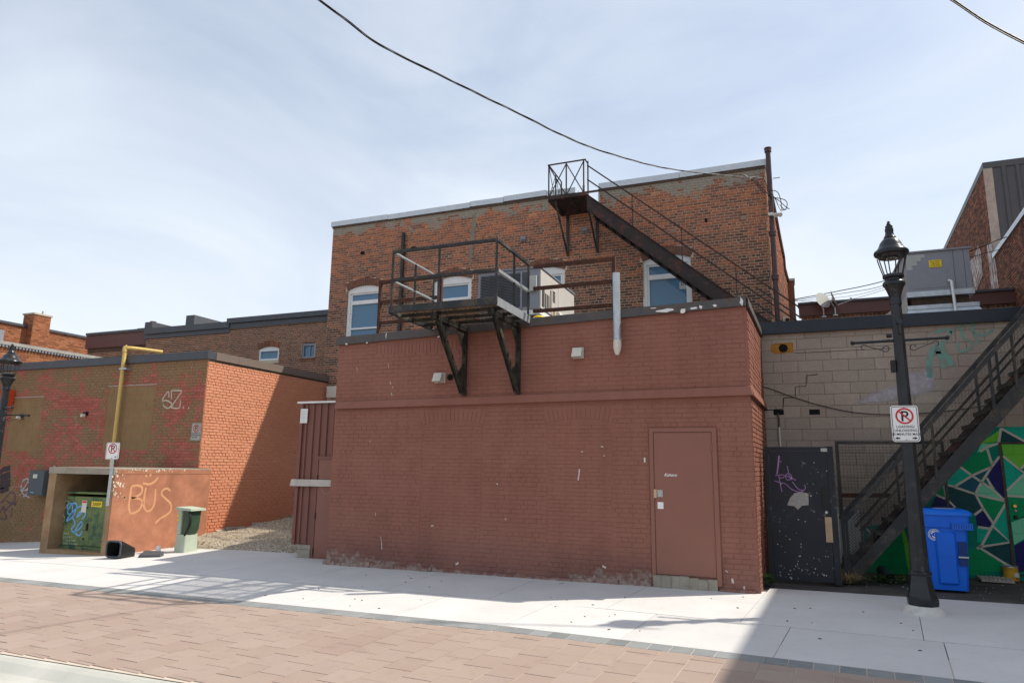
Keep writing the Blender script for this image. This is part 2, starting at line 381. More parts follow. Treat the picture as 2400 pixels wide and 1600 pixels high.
AC_GREY = simple('ac_grey', (0.23,0.24,0.27), 0.45, 0.1, var=0.06)
AC_DARK = simple('ac_louvre', (0.07,0.075,0.085), 0.5, 0.1)
AC_SUNLIT = simple('ac_sunlit_panel', (0.50,0.47,0.44), 0.45, var=0.05)  # paler, warmer cabinet grey: sunlight on the right face put into colour
HVAC_GREY = simple('hvac_grey', (0.25,0.26,0.285), 0.45, 0.1, var=0.05)
BLACK = simple('black_plastic', (0.012,0.012,0.013), 0.45)
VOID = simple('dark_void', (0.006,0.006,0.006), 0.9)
YELLOW = simple('yellow_pipe', (0.62,0.44,0.14), 0.5, var=0.12)
YELLOW_L = simple('yellow_label', (0.85,0.60,0.02), 0.5, var=0.03)
BROWN_METAL = simple('brown_metal', (0.12,0.054,0.048), 0.5, var=0.1)
BROWN_PIPE = simple('brown_pipe', (0.062,0.035,0.035), 0.35, var=0.15)
SHED = simple('brown_ribbed_siding', (0.20,0.084,0.063), 0.5, var=0.08, scale=3)
DOOR_BROWN = simple('brown_door_paint', (0.25,0.108,0.078), 0.42, var=0.05, scale=2.5)
PINE = simple('bare_wood', (0.52,0.48,0.42), 0.8, var=0.15)
BROWNWOOD = simple('weathered_wood', (0.09,0.062,0.045), 0.85, var=0.3)
LAMP_BLACK = worn('glossy_black_paint', (0.017,0.02,0.024), (0.06,0.06,0.06), 0.12, 0.28, scale=7)
SIGN_WHITE = simple('sign_white', (0.80,0.80,0.78), 0.4, var=0.03)
SIGN_GREY = simple('aged_sign', (0.42,0.43,0.40), 0.5, var=0.08)
SIGN_RED = simple('sign_red', (0.58,0.025,0.03), 0.45, var=0.04)
INK = simple('sign_black', (0.015,0.015,0.016), 0.5)
BLUE_BIN = simple('blue_plastic', (0.002,0.13,0.70), 0.42, var=0.1, scale=4)
BLUE_LID = simple('blue_lid', (0.004,0.16,0.78), 0.38, var=0.08)
NAVY_DOOR = worn('navy_black_door', (0.014,0.017,0.026), (0.22,0.23,0.24), 0.05, 0.5, scale=2.2, fine=14)
TGREEN = worn('transformer_green', (0.028,0.095,0.055), (0.16,0.20,0.075), 0.36, 0.55, scale=3.5)
PGREEN = simple('pedestal_pale_green', (0.40,0.46,0.36), 0.55, var=0.1)
PDARK = simple('pedestal_dark_green', (0.045,0.085,0.05), 0.3)
METER_GREY = simple('meter_box_grey', (0.075,0.095,0.105), 0.45, var=0.08)
ORANGE_RED = simple('orange_red_sign', (0.62,0.07,0.015), 0.5, var=0.08)
BRASS = simple('brass', (0.65,0.42,0.12), 0.3, 0.9)
ROOF = simple('roof_membrane', (0.16,0.155,0.15), 0.9)
SIDING = simple('grey_ribbed_siding', (0.078,0.082,0.086), 0.45, 0.1, var=0.08)
CONC_TRIM = simple('pale_trim', (0.40,0.35,0.29), 0.8)
def m_glass():
    t = NT('window_glass'); n = t.noise(0.9, 2)
    return t.done((0.10,0.205,0.315), 0.05, 0.0, bump=n, bstr=0.04, bdist=0.02, spec=0.35)  # blue sky reflection is put into the base colour of the glass
GLASS = m_glass()
ARCH_BRICK = simple('arch_brick', (0.185,0.088,0.058), 0.85, var=0.3, scale=9)
ENC_FRAME = m_conc('brown_stained_concrete', (0.26,0.165,0.09), (0.40,0.27,0.155), 0.6, 3.0)
GRATE = worn('bounce_lit_steel', (0.16,0.12,0.07), (0.22,0.13,0.065), 0.4, 0.7)  # tan puts light bounced off the sunlit ground into the steel colour
LOUVRE = simple('louvre_grey', (0.17,0.175,0.19), 0.45)
WIRE_GREY = simple('grey_wire', (0.06,0.06,0.065), 0.5)
def leafmat(name, a, b):
    t = NT(name); r = t.rand(); return t.done(t.mix(r, a, b), 0.6)
LEAF = leafmat('leaf_green', (0.03,0.08,0.015), (0.10,0.17,0.03))
STRAW = leafmat('dry_grass', (0.20,0.14,0.06), (0.40,0.30,0.14))

# ------------------------------------------------------------------ brick fields
def brick_field(wall, O, U, V, N, u0, u1, v0, v1, bl, bh, gap, mat, depth=0.012, excl=None, hdr=0, n_ind=0, name='brick', cham=0.004, jit=0.002, seed=1, half=0.5):
    """bricks on the plane O+U*u+V*v; excl(v) -> list of (ua,ub) left open.  n_ind of the largest in view become parts of their own."""
    rnd = random.Random(seed); O, U, V, N = Vector(O), Vector(U).normalized(), Vector(V).normalized(), Vector(N).normalized()
    cells = []; j = 0; v = v0
    while v < v1-0.01:
        vb = min(v+bh, v1); h = hdr and (j % hdr == hdr-1); L_ = bl/2 if h else bl
        ex = sorted(excl((v+vb)/2)) if excl else []
        segs = []; a = u0
        for e0, e1 in ex:
            if e1 <= a: continue
            if e0 >= u1: break
            if e0 > a: segs.append((a, e0))
            a = max(a, e1)
        if a < u1: segs.append((a, u1))
        off = (L_*half if j % 2 else 0.0)+rnd.uniform(-0.012, 0.012)
        for s0, s1 in segs:
            k = math.floor((s0-u0-off)/L_)
            while True:
                ua = u0+off+k*L_; ub = ua+L_; k += 1
                if ua >= s1: break
                full = ua >= s0-1e-6 and ub <= s1+1e-6 and vb-v > bh-1e-4 and not h
                ua, ub = max(ua, s0), min(ub, s1)
                if ub-ua < 0.03: continue
                cells.append((ua, ub, v, vb, full))
        v += bh; j += 1
    def pts(ua, ub, va, vb, dn):
        g = gap/2; c = cham
        b = [(ua+g, va+g), (ub-g, va+g), (ub-g, vb-g), (ua+g, vb-g)]
        f = [(ua+g+c, va+g+c), (ub-g-c, va+g+c), (ub-g-c, vb-g-c), (ua+g+c, vb-g-c)]
        return [O+U*x+V*y for x, y in b]+[O+U*x+V*y+N*dn for x, y in f]
    FC = [(4,5,6,7),(0,1,5,4),(1,2,6,5),(2,3,7,6),(3,0,4,7)]
    if (U.cross(V)).dot(N) < 0: FC = [f[::-1] for f in FC]
    ind = set()
    if n_ind:
        sc = []
        for i, (ua, ub, va, vb, full) in enumerate(cells):
            if not full: continue
            c = O+U*(ua+ub)/2+V*(va+vb)/2; p = proj(c)
            if not p or not (-10 < p[0] < 2410 and -10 < p[1] < 1610): continue
            d = (c-CAM); sc.append((abs(d.normalized().dot(N))/d.length_squared, i))
        sc.sort(reverse=True); ind = set(i for _, i in sc[:n_ind])
        mm = MB(); c0 = O+U*bl/2+V*bh/2
        mm.add([q-c0 for q in pts(0, bl, 0, bh, depth)], FC); me = mesh_of(mm, mat)
        for i in sorted(ind):
            ua, ub, va, vb, _ = cells[i]
            inst(name, me, O+U*(ua+ub)/2+V*(va+vb)/2+N*rnd.uniform(-jit, jit), wall)
    mb = MB()
    for i, (ua, ub, va, vb, _) in enumerate(cells):
        if i in ind: continue
        mb.add(pts(ua, ub, va, vb, depth+rnd.uniform(-jit, jit)), FC)
    if mb.f: mb.build(name+'work', mat, wall, kind='stuff', recalc=False)
def wall_rects(mb, O, U, V, u0, u1, v0, v1, holes):
    """flat wall with rectangular holes [(ua,ub,va,vb)]"""
    O, U, V = Vector(O), Vector(U), Vector(V)
    us = sorted(set([u0, u1]+[min(max(h[i], u0), u1) for h in holes for i in (0, 1)])); vs = sorted(set([v0, v1]+[min(max(h[i], v0), v1) for h in holes for i in (2, 3)]))
    for a, b in zip(us, us[1:]):
        for c, d in zip(vs, vs[1:]):
            if any(h[0] < (a+b)/2 < h[1] and h[2] < (c+d)/2 < h[3] for h in holes): continue
            mb.quad(O+U*a+V*c, O+U*b+V*c, O+U*b+V*d, O+U*a+V*d)
    return mb
EX, EY, EZ = Vector((1,0,0)), Vector((0,1,0)), Vector((0,0,1)); NF = Vector((0,-1,0))

# ------------------------------------------------------------------ ground
def sheet(name, mat, x0, x1, y0, y1, dz, nx, ny, fn=None):
    b = MB(); vs = []
    for j in range(ny+1):
        for i in range(nx+1):
            x = x0+(x1-x0)*i/nx; y = y0+(y1-y0)*j/ny; vs.append((x, y, (fn or gz)(x, y)+dz))
    fs = [(j*(nx+1)+i, j*(nx+1)+i+1, (j+1)*(nx+1)+i+1, (j+1)*(nx+1)+i) for j in range(ny) for i in range(nx)]
    b.add(vs, fs); return tag(b.build(name, mat, smooth=True, recalc=False), kind='structure')
sheet('ground', DIRT, -600, 600, -300, 900, -0.16, 60, 60)
def yk(x): return 7.46-0.07*max(0.0, x+2.9)          # street edge of the pavement
sheet('paver_street', SAND, -18, 8, 4.70, 7.80, -0.005, 60, 20)
def slab(pts, parent, mat=SIDEWALK, n=5, th=0.09, gap=0.006):
    """concrete slab: corners (x,y) ccw from near left; top follows the ground"""
    c = [Vector((p[0], p[1])) for p in pts]; ce = sum(c, Vector((0,0)))/4
    c = [p+(ce-p).normalized()*gap for p in c]; vs = []; 
    for j in range(n+1):
        for i in range(n+1):
            q = (c[0]*(1-i/n)+c[1]*(i/n))*(1-j/n)+(c[3]*(1-i/n)+c[2]*(i/n))*(j/n); vs.append((q.x, q.y, gz(q.x, q.y)))
    fs = [(j*(n+1)+i, j*(n+1)+i+1, (j+1)*(n+1)+i+1, (j+1)*(n+1)+i) for j in range(n) for i in range(n)]
    rim = [i for i in range(n+1)]+[(j+1)*(n+1)-1 for j in range(1, n+1)]+[n*(n+1)+i for i in range(n-1, -1, -1)]+[j*(n+1) for j in range(n-1, 0, -1)]
    k = len(vs); vs += [(vs[i][0], vs[i][1], vs[i][2]-th) for i in rim]
    for a in range(len(rim)):
        b_ = (a+1) % len(rim); fs.append((rim[b_], rim[a], k+a, k+b_))
    return MB().add(vs, fs).build('slab', mat, parent, recalc=False)
sidewalk = tag(MB().add([(x, y, gz(x, y)-0.06) for x, y in [(-24,7.2),(6,7.0),(6,13.2),(-24,13.2)]], [(0,1,2,3)]).build('sidewalk', DIRT, recalc=False), kind='structure')
jx0 = [-22.0,-20.5,-19.0,-17.5,-16.0,-14.5,-13.1,-11.7,-10.3,-8.85,-7.4,-5.9,-4.42,-2.96,-1.60,-0.10,1.35,2.9,4.5]
jx1 = [-22.0,-20.3,-18.6,-17.0,-15.4,-13.8,-12.2,-10.6,-8.9,-7.2,-5.5,-3.84,-2.24,-0.64,1.18,2.8,4.5]
def sk(x, y): return x+(0.115 if x > -3.5 else 0.06)*(y-8.6)
for a, b in zip(jx0, jx0[1:]):
    slab([(sk(a, yk(a)), yk(a)), (sk(b, yk(b)), yk(b)), (sk(b, yk(b)+1.3), yk(b)+1.295), (sk(a, yk(a)+1.3), yk(a)+1.295)], sidewalk)
def yb(x): return 12.6 if x < -13.2 else (11.42 if x < -8.2 else 10.9)
for a, b in zip(jx1, jx1[1:]):
    y1 = yb((a+b)/2)
    if -8.3 < a < -0.7: y1 = 11.4 if a < -7.3 else 10.6
    slab([(sk(a, yk(a)+1.3), yk(a)+1.305), (sk(b, yk(b)+1.3), yk(b)+1.305), (sk(b, y1), y1), (sk(a, y1), y1)], sidewalk, n=8)
asph = sheet('asphalt_patch', ASPHALT, -0.6, 6.0, 10.6, 13.3, -0.015, 12, 8)
# pavers: columns square to the kerb, staggered cross joints
street = [o for o in COL.objects if o.name == 'paver_street'][0]; WL[street] = Vector((0,0,0))
def chamfer_box(lx, ly, lz, c=0.002):
    b = MB(); x, y = lx/2, ly/2
    lo = [(-x,-y,-lz),(x,-y,-lz),(x,y,-lz),(-x,y,-lz)]; mid = [(-x,-y,-c*0.8),(x,-y,-c*0.8),(x,y,-c*0.8),(-x,y,-c*0.8)]; hi = [(-x+c,-y+c,0),(x-c,-y+c,0),(x-c,y-c,0),(-x+c,y-c,0)]
    fs = [(8,9,10,11)]+[(i, (i+1) % 4, 4+(i+1) % 4, 4+i) for i in range(4)]+[(4+i, 4+(i+1) % 4, 8+(i+1) % 4, 8+i) for i in range(4)]
    return b.add(lo+mid+hi, fs)
rp = random.Random(3); PL, PW, PG_ = 0.345, 0.305, 0.006
pm = mesh_of(chamfer_box(PW-0.008, PL-PG_, 0.03), PAVER); ang = R(-4.2)
cells = []; ci = 0; x = -15.0
while x < 3.2:
    y = yk(x)-0.245-(0.0 if ci % 2 else PL/2)+0.012*rp.uniform(-1, 1); first = True
    ys = []
    if ci % 2 == 0: ys.append((yk(x)-0.245-PL/4, PL/2))
    y0_ = yk(x)-0.245-(PL/2 if ci % 2 == 0 else 0)
    while y0_-PL > 4.74: ys.append((y0_-PL/2, PL)); y0_ -= PL
    if y0_-4.74 > 0.06: ys.append(((y0_+4.74)/2, y0_-4.74))
    for yc, ln in ys:
        xc = x+PW/2+0.073*(yc-7.0); p = proj((xc, yc, gz(xc, yc)))
        if p and -260 < p[0] < 2700 and p[1] < 1950: cells.append((xc, yc, ln))
    x += PW; ci += 1
cells.sort(key=lambda c: (Vector((c[0], c[1], 0))-CAM).length)
rest = MB()
for i, (xc, yc, ln) in enumerate(cells):
    z = gz(xc, yc)+rp.uniform(-0.001, 0.0015); tilt = (0.02+rp.uniform(-0.002, 0.002), -0.0083+rp.uniform(-0.002, 0.002), ang)
    p = proj((xc, yc, z)); vis = -30 < p[0] < 2430 and p[1] < 1640
    if vis and ln == PL and i < 420: inst('paver', pm, (xc, yc, z), street, tilt)
    elif vis: MB().add([Matrix.Rotation(ang, 3, 'Z') @ Vector(q)+Vector((xc, yc, z)) for q in chamfer_box(PW-0.008, ln-PG_, 0.03).v], chamfer_box(1, 1, 0.03).f).build('paver', PAVER, street, recalc=False)
    else:
        cb = chamfer_box(PW-0.008, ln-PG_, 0.03); rest.add([Matrix.Rotation(ang, 3, 'Z') @ Vector(q)+Vector((xc, yc, z)) for q in cb.v], cb.f)
if rest.f: rest.build('pavers_beyond', PAVER, street, kind='stuff', recalc=False)
gm = mesh_of(chamfer_box(0.205, 0.215, 0.03), GPAVER); x = -15.0
while x < 3.4:
    y = yk(x)-0.125; inst('border_paver', gm, (x, y, gz(x, y)+rp.uniform(-0.001, 0.002)), street, (0.02, -0.008, R(-4.2) if x > -3 else R(-0.5))); x += 0.214
# rolled kerb between the pavers and the road
kb = tag(MB().add([], []).build('kerb', KERB), kind='structure')
prof = [(4.735,-0.012),(4.66,-0.012),(4.60,-0.03),(4.50,-0.085),(4.42,-0.105),(4.08,-0.12),(4.08,-0.25),(4.735,-0.25)]
for a, b in [(-18,-14.6),(-14.6,-11.3),(-11.3,-8.2),(-8.2,-5.05),(-5.05,-2.0),(-2.0,1.0),(1.0,4.0)]:
    q = MB(); n = len(prof)
    q.add([(a+0.004, y, gz(a, y)+z) for y, z in prof]+[(b-0.004, y, gz(b, y)+z) for y, z in prof], [(i, (i+1) % n, n+(i+1) % n, n+i) for i in range(n)]+[tuple(range(n))[::-1], tuple(range(n, 2*n))])
    q.build('kerb_stone', KERB, kb)
def road_mat():
    t = NT('road_pavers'); bt = t.n('TexBrick', dict(offset=0.5), Vector=t.pos(), Color1=(0.27,0.14,0.105), Color2=(0.36,0.21,0.165), Mortar=(0.34,0.28,0.22), Scale=1.0, Mortar_Size=0.012, Brick_Width=0.4, Row_Height=0.2)
    return t.done(bt.outputs[0], 0.9, bump=bt.outputs[1], bstr=-0.4, bdist=0.01)
sheet('road', road_mat(), -60, 60, -20, 4.10, -0.125, 30, 12)
# ------------------------------------------------------------------ building helpers
def arch(parent, cx, zs, w, rise, ring, n, Y, mat, name='arch_brick', gap=0.008, proud=0.014):
    r = (w*w/4+rise*rise)/(2*rise); cz = zs+rise-r; a1 = math.asin(min(1, w/2/r))
    for i in range(n):
        g = gap/2/r; b0 = -a1+2*a1*i/n+g; b1 = -a1+2*a1*(i+1)/n-g
        def q(a, rr): return (cx+rr*math.sin(a), cz+rr*math.cos(a))
        p = [q(b0, r), q(b1, r), q(b1, r+ring), q(b0, r+ring)]
        MB().prism([(x, Y-proud, z) for x, z in p], (0,1,0), proud+0.02).build(name, mat, parent)
def arch_h(u, cx, zs, w, rise):    # height of the arch intrados at u
    r = (w*w/4+rise*rise)/(2*rise); cz = zs+rise-r; d = min(abs(u-cx), w/2)
    return cz+math.sqrt(max(r*r-d*d, 0))
def window(root, xa, xb, z0, zs, rise, Y, rails=(), jamb=0.085):
    w = xb-xa; cx = (xa+xb)/2
    fr = MB(); y0, y1 = Y+0.045, Y+0.16
    fr.box(xa-0.004, xa+jamb, y0, y1, z0, zs); fr.box(xb-jamb, xb+0.004, y0, y1, z0, zs); fr.box(xa+jamb, xb-jamb, y0+0.002, y1, z0, z0+0.07)
    top = [(xa+w*i/12, arch_h(xa+w*i/12, cx, zs, w, rise)) for i in range(13)]
    fr.prism([(xa, y0+0.001, zs-0.10)]+[(x, y0+0.001, z+0.004) for x, z in top]+[(xb, y0+0.001, zs-0.10)], (0,1,0), 0.11)
    wd = fr.build('window', WHITE_PAINT, root)
    ins = MB(); j2 = jamb+0.055                        # stepped inner sash
    ins.box(xa+jamb, xa+j2, y0+0.035, y1, z0+0.07, zs-0.10); ins.box(xb-j2, xb-jamb, y0+0.035, y1, z0+0.07, zs-0.10)
    ins.box(xa+j2, xb-j2, y0+0.035, y1, z0+0.07, z0+0.11); ins.box(xa+j2, xb-j2, y0+0.035, y1, zs-0.15, zs-0.10)
    for zr, th in rails: ins.box(xa+j2, xb-j2, y0+0.02, y1, zr-th/2, zr+th/2)
    ins.build('sash', WHITE_PAINT, wd)
    zz = [z0+0.11]+[v for zr, th in sorted(rails) for v in (zr-th/2, zr+th/2)]+[zs-0.15]
    for a, b in zip(zz[::2], zz[1::2]):
        if b-a > 0.02: MB().box(xa+j2, xb-j2, y0+0.075, y0+0.085, a, b).build('pane', GLASS, wd)
    return wd

# ------------------------------------------------------------------ brown annex in the middle
AX0, AX1, AYF = -7.69, -0.49, 10.405
annex = thing('brick_annex', 'low brown painted brick annex with a balcony, in the centre of the picture', 'building', (-4.1, 10.4, 0))
def zc(x): return 3.885+(x-AX0)/(AX1-AX0)*0.20      # underside of the roof edge
body = MB().hexa([(AX0,AYF,-0.25),(AX1,AYF,-0.25),(AX1+0.27,17.15,-0.25),(AX0,17.15,-0.25)], [(AX0,AYF,3.95),(AX1,AYF,4.15),(AX1+0.27,17.15,4.15),(AX0,17.15,3.95)])
awall = body.build('wall', ANNEX, annex)
MB().quad((AX0+0.02,AYF+0.02,3.956),(AX1-0.02,AYF+0.02,4.156),(AX1+0.25,17.1,4.156),(AX0+0.02,17.1,3.956)).build('roof', ROOF, annex)
INF = [(-5.84,-4.72,0.55,2.40),(-3.58,-2.54,0.55,2.40)]
def ex_low(v):
    e = []
    if v < 2.34: e.append((-1.965,-0.975))
    for a, b, c, d in INF:
        if c < v < d: e.append((a, b))
        elif d <= v < d+0.30:
            if v < arch_h(a, (a+b)/2, d, b-a, 0.07)+0.22: e.append((a-0.03, b+0.03))
    return e
brick_field(awall, (0,AYF,0), EX, EZ, NF, AX0+0.004, AX1, -0.15, 2.70, 0.218, 0.0705, 0.006, ANNEX, 0.0045, ex_low, 6, 300, seed=11, jit=0.0022)
for k, (a, b, c, d) in enumerate(INF):
    brick_field(awall, (0,AYF,0), EX, EZ, NF, a+0.006, b-0.006, c, d-0.002, 0.205, 0.0605, 0.004, ANNEX, 0.004, (lambda v, a=a, b=b, d=d: [] if v < d-0.01 else [(a, b)]), 0, 0, seed=20+k, jit=0.002)
    arch(awall, (a+b)/2, d, b-a+0.04, 0.07, 0.21, 15, AYF, ANNEX, proud=0.006, gap=0.006)
def ex_up(v):
    e = []
    lim = AX0+(v+0.037-3.885)/0.20*(AX1-AX0)
    if lim > AX0: e.append((AX0-0.1, lim))
    if v > 3.66 and v < 3.86: e.append((-6.85,-5.25))
    return e
brick_field(awall, (0,AYF,0), EX, EZ, NF, AX0+0.004, AX1-0.03, 2.83, 4.09, 0.218, 0.0705, 0.006, ANNEX, 0.0045, ex_up, 0, 90, seed=12, jit=0.0022)
for k in range(22):
    x = -6.83+k*0.072; MB().obox((x+0.034, AYF+0.004, 3.76), EX, EZ, NF, 0.065, 0.185, 0.02).build('soldier_brick', ANNEX, awall)
SU = Vector((0.04,1,0)).normalized(); SN = Vector((1,-0.04,0)).normalized()
brick_field(awall, (AX1,AYF,0), SU, EZ, SN, 0.004, 3.0, -0.15, 2.70, 0.218, 0.0705, 0.010, ANNEX, 0.012, None, 6, 0, seed=13, jit=0.004)
brick_field(awall, (AX1,AYF,0), SU, EZ, SN, 0.004, 5.6, 2.83, 4.05, 0.218, 0.0705, 0.010, ANNEX, 0.010, None, 0, 0, seed=14, jit=0.004)
def zl(x): return 2.70+(x-AX0)/(AX1-AX0)*0.065
lg = MB(); a, b = AX0+0.04, AX1+0.035
lg.hexa([(a,AYF-0.075,zl(a)),(b,AYF-0.075,zl(b)),(b,AYF+0.02,zl(b)),(a,AYF+0.02,zl(a))], [(a,AYF-0.05,zl(a)+0.125),(b-0.02,AYF-0.05,zl(b)+0.125),(b,AYF+0.02,zl(b)+0.14),(a,AYF+0.02,zl(a)+0.14)])
ledge = lg.build('ledge', ANNEX, annex)
lg = MB(); z = zl(b); lg.hexa([(AX1,AYF+0.022,z),(AX1+0.055,AYF+0.022,z),(AX1+0.165,13.0,z),(AX1+0.09,13.0,z)], [(AX1,AYF+0.022,z+0.14),(AX1+0.03,AYF+0.022,z+0.13),(AX1+0.135,13.0,z+0.13),(AX1+0.09,13.0,z+0.14)])
lg.build('ledge', ANNEX, annex)
cp = MB(); a, b = AX0-0.03, AX1+0.01
cp.hexa([(a,AYF-0.055,zc(a)),(b,AYF-0.055,zc(b)),(b,AYF+0.15,zc(b)),(a,AYF+0.15,zc(a))], [(a,AYF-0.045,zc(a)+0.15),(b,AYF-0.045,zc(b)+0.135),(b,AYF+0.15,zc(b)+0.155),(a,AYF+0.15,zc(a)+0.165)])
capf = cp.build('roof_edge', DARK_CAP, annex)
cp = MB(); cp.hexa([(AX1-0.12,AYF+0.152,4.085),(AX1+0.045,AYF-0.05,4.085),(AX1+0.155,13.2,4.085),(AX1-0.02,13.2,4.085)], [(AX1-0.12,AYF+0.152,4.22),(AX1+0.035,AYF-0.04,4.215),(AX1+0.145,13.2,4.215),(AX1-0.02,13.2,4.22)])
cp.build('roof_edge', DARK_CAP, annex)
rr = random.Random(5)
for px, py, w, h in [(1560,728,40,9),(1600,727,16,12),(1625,722,22,6),(1642,719,10,9),(1675,716,9,6),(1738,706,8,20),(812,806,10,5),(1015,770,8,3),(1028,789,10,3),(860,803,8,3),(905,786,3,18),(1530,722,20,3)]:
    p = PY(px, py, AYF-0.058); s = 1/132.0; pts = [(p.x+math.cos(k/9*6.28)*w*s/2*rr.uniform(0.45,1.1), AYF-0.0575, p.z+math.sin(k/9*6.28)*h*s/2*rr.uniform(0.45,1.1)) for k in range(9)]
    MB().poly(pts).build('peeled_patch', WHITE_PAINT, annex, recalc=False)
# steel door
dj = MB(); dj.box(-1.955,-1.90,AYF-0.03,AYF+0.05,0.10,2.305); dj.box(-1.05,-0.985,AYF-0.03,AYF+0.05,0.10,2.305); dj.box(-1.90,-1.05,AYF-0.03,AYF+0.05,2.248,2.305)
dj.box(-1.90,-1.05,AYF+0.005,AYF+0.05,0.05,2.248)
door = dj.build('door', DOOR_BROWN, annex); tag(door, 'brown steel door in its frame, two lock plates at the left')
MB().box(-1.893,-1.057,AYF-0.018,AYF+0.004,0.215,2.24).build('door_leaf', DOOR_BROWN, door)
for z in (2.02, 1.28, 0.62): MB().tube([(-1.052,AYF-0.03,z-0.06),(-1.052,AYF-0.03,z+0.06)], 0.010, 8).build('hinge', DOOR_BROWN, door)
MB().box(-1.855,-1.775,AYF-0.026,AYF-0.018,1.30,1.40).tube([(-1.812,AYF-0.026,1.35),(-1.812,AYF-0.04,1.35)], 0.03, 14).build('lock_plate', SIGN_GREY, door)
MB().box(-1.905,-1.862,AYF-0.036,AYF-0.0305,1.285,1.41).build('strike_plate', simple('rusty_strike', (0.5,0.34,0.2), 0.6), door)
MB().box(-1.855,-1.77,AYF-0.026,AYF-0.018,1.13,1.225).tube([(-1.812,AYF-0.026,1.178),(-1.812,AYF-0.04,1.178)], 0.012, 10).build('lock_plate', SIGN_WHITE, door)
text_mb('Kahero', (-1.66,AYF-0.0195,1.60), EX, EZ, 0.062, NF, 0.0, shear=0.45).build('marker_scrawl', SIGN_WHITE, door, recalc=False)
SCUFF = simple('pale_scuff', (0.55,0.47,0.42), 0.8)
for pts, w in [([(1358,1098),(1357,1110),(1355,1125)],0.022),([(892,1256),(894,1270),(895,1287)],0.012),([(914,894),(916,901)],0.016),([(919,905),(921,909)],0.016),([(917,920),(919,927)],0.014),([(910,853),(911,862)],0.010),([(836,860),(838,870)],0.010),([(1164,1132),(1167,1135)],0.02),([(1408,1045),(1414,1047)],0.016),([(1362,1058),(1367,1058)],0.016),([(1186,1217),(1184,1214)],0.02),([(866,1035),(868,1032)],0.012),([(1414,1067),(1418,1068)],0.014),([(880,1200),(880,1208)],0.010),([(1068,1322),(1075,1318)],0.03),([(1412,1325),(1420,1330)],0.03),([(1716,1355),(1718,1366)],0.03),([(1744,1372),(1745,1385)],0.02),([(1700,1336),(1706,1340)],0.014),([(1010,1232),(1016,1231)],0.02)]:
    MB().ribbon([PY(x, y, AYF-0.0085) for x, y in pts], w, NF).build('paint_scuff', SCUFF, annex, recalc=False)
MB().box(-2.045,-2.02,AYF-0.018,AYF-0.009,1.80,1.87).build('bell_plate', OFFWHITE, annex)
rs = random.Random(4); st = MB()                       # broken concrete step under the door
for i in range(7):
    x0 = -1.94+i*0.128; h = 0.205-0.012*i*0.3+rs.uniform(-0.012, 0.012); d = 0.055+rs.uniform(0, 0.05)
    st.hexa([(x0,AYF-d*0.6,0.0),(x0+0.126,AYF-d*0.6+rs.uniform(-0.01,0.01),0.0),(x0+0.126,AYF+0.004,0.0),(x0,AYF+0.004,0.0)], [(x0,AYF-d,h),(x0+0.126,AYF-d+rs.uniform(-0.02,0.02),h+rs.uniform(-0.015,0.015)),(x0+0.126,AYF+0.004,h),(x0,AYF+0.004,h)])
st.build('concrete_step', OLDCONC, annex)
ft = [MB(), MB()]; rs = random.Random(9)                       # uneven footing along the wall
xs = [AX0-0.05+i*0.24 for i in range(31)]
for i in range(30):
    if -1.98 < xs[i]+0.1 < -1.0: continue
    h = (0.10 if xs[i] < -5.6 else 0.05 if xs[i] < -3.2 else 0.085)*rs.uniform(0.5, 1.15); d = rs.uniform(0.012, 0.05); g = gz(xs[i], 10.4)
    ft[0 if xs[i] < -1.5 else 1].hexa([(xs[i],AYF-d-0.02,g-0.05),(xs[i+1]-0.003,AYF-d-0.02,g-0.05),(xs[i+1]-0.003,AYF-0.011,g-0.05),(xs[i],AYF-0.011,g-0.05)], [(xs[i],AYF-d,g+h*rs.uniform(.6,1)),(xs[i+1]-0.003,AYF-d,g+h*rs.uniform(.6,1)),(xs[i+1]-0.003,AYF-0.011,g+h),(xs[i],AYF-0.011,g+h)])
for q_ in ft: q_.build('footing', ANNEX, annex)

# ------------------------------------------------------------------ main brick building behind
MYF = 17.205; MX0, MX1 = -13.2, -0.2; MTOP = 9.20
main = thing('brick_building', 'two storey dark red brick building with pale metal coping behind the annex', 'building', (-6.7, 17.2, 0))
WIN = [(-12.51,-11.29,5.10,((6.64,0.12),(5.82,0.05))),(-9.47,-8.25,6.42,()),(-6.66,-5.44,6.42,()),(-3.30,-2.08,5.10,((6.60,0.13),))]
ZS, RISE = 7.04, 0.125
holes = [(a, b, c, ZS+RISE+0.02) for a, b, c, _ in WIN]+[(-5.12,-4.45,8.74,9.3)]
mw = wall_rects(MB(), (0,MYF,0), EX, EZ, MX0, MX1, 2.5, MTOP, holes)
mwall = mw.build('front_wall', MAIN_MORTAR, main, recalc=False)
def ex_main(v):
    e = []
    if v > 8.72: e.append((-5.14,-4.43))
    for a, b, c, _ in WIN:
        if c < v < ZS: e.append((a, b))
        elif ZS <= v < ZS+RISE+0.30:
            cx = (a+b)/2; w = b-a+0.02; r = (w*w/4+RISE*RISE)/(2*RISE); cz = ZS+RISE-r; ro = r+0.225
            if v < cz+ro: 
                h = math.sqrt(max(ro*ro-(v-cz)**2, 0)); k = math.asin(w/2/r)*ro*0.999
                e.append((cx-min(h, w/2+0.055), cx+min(h, w/2+0.055)))
    return e
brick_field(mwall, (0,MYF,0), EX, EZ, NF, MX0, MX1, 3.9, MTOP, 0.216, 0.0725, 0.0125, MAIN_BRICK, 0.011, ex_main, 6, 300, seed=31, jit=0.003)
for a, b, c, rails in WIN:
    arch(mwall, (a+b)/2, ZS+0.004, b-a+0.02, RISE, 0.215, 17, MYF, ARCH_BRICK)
    window(main, a, b, c, ZS, RISE, MYF, rails)
rw = MB(); S2 = Vector((0.06,1,0)).normalized(); N2 = Vector((1,-0.06,0)).normalized()
def rx(y): return MX1+0.06*(y-MYF)
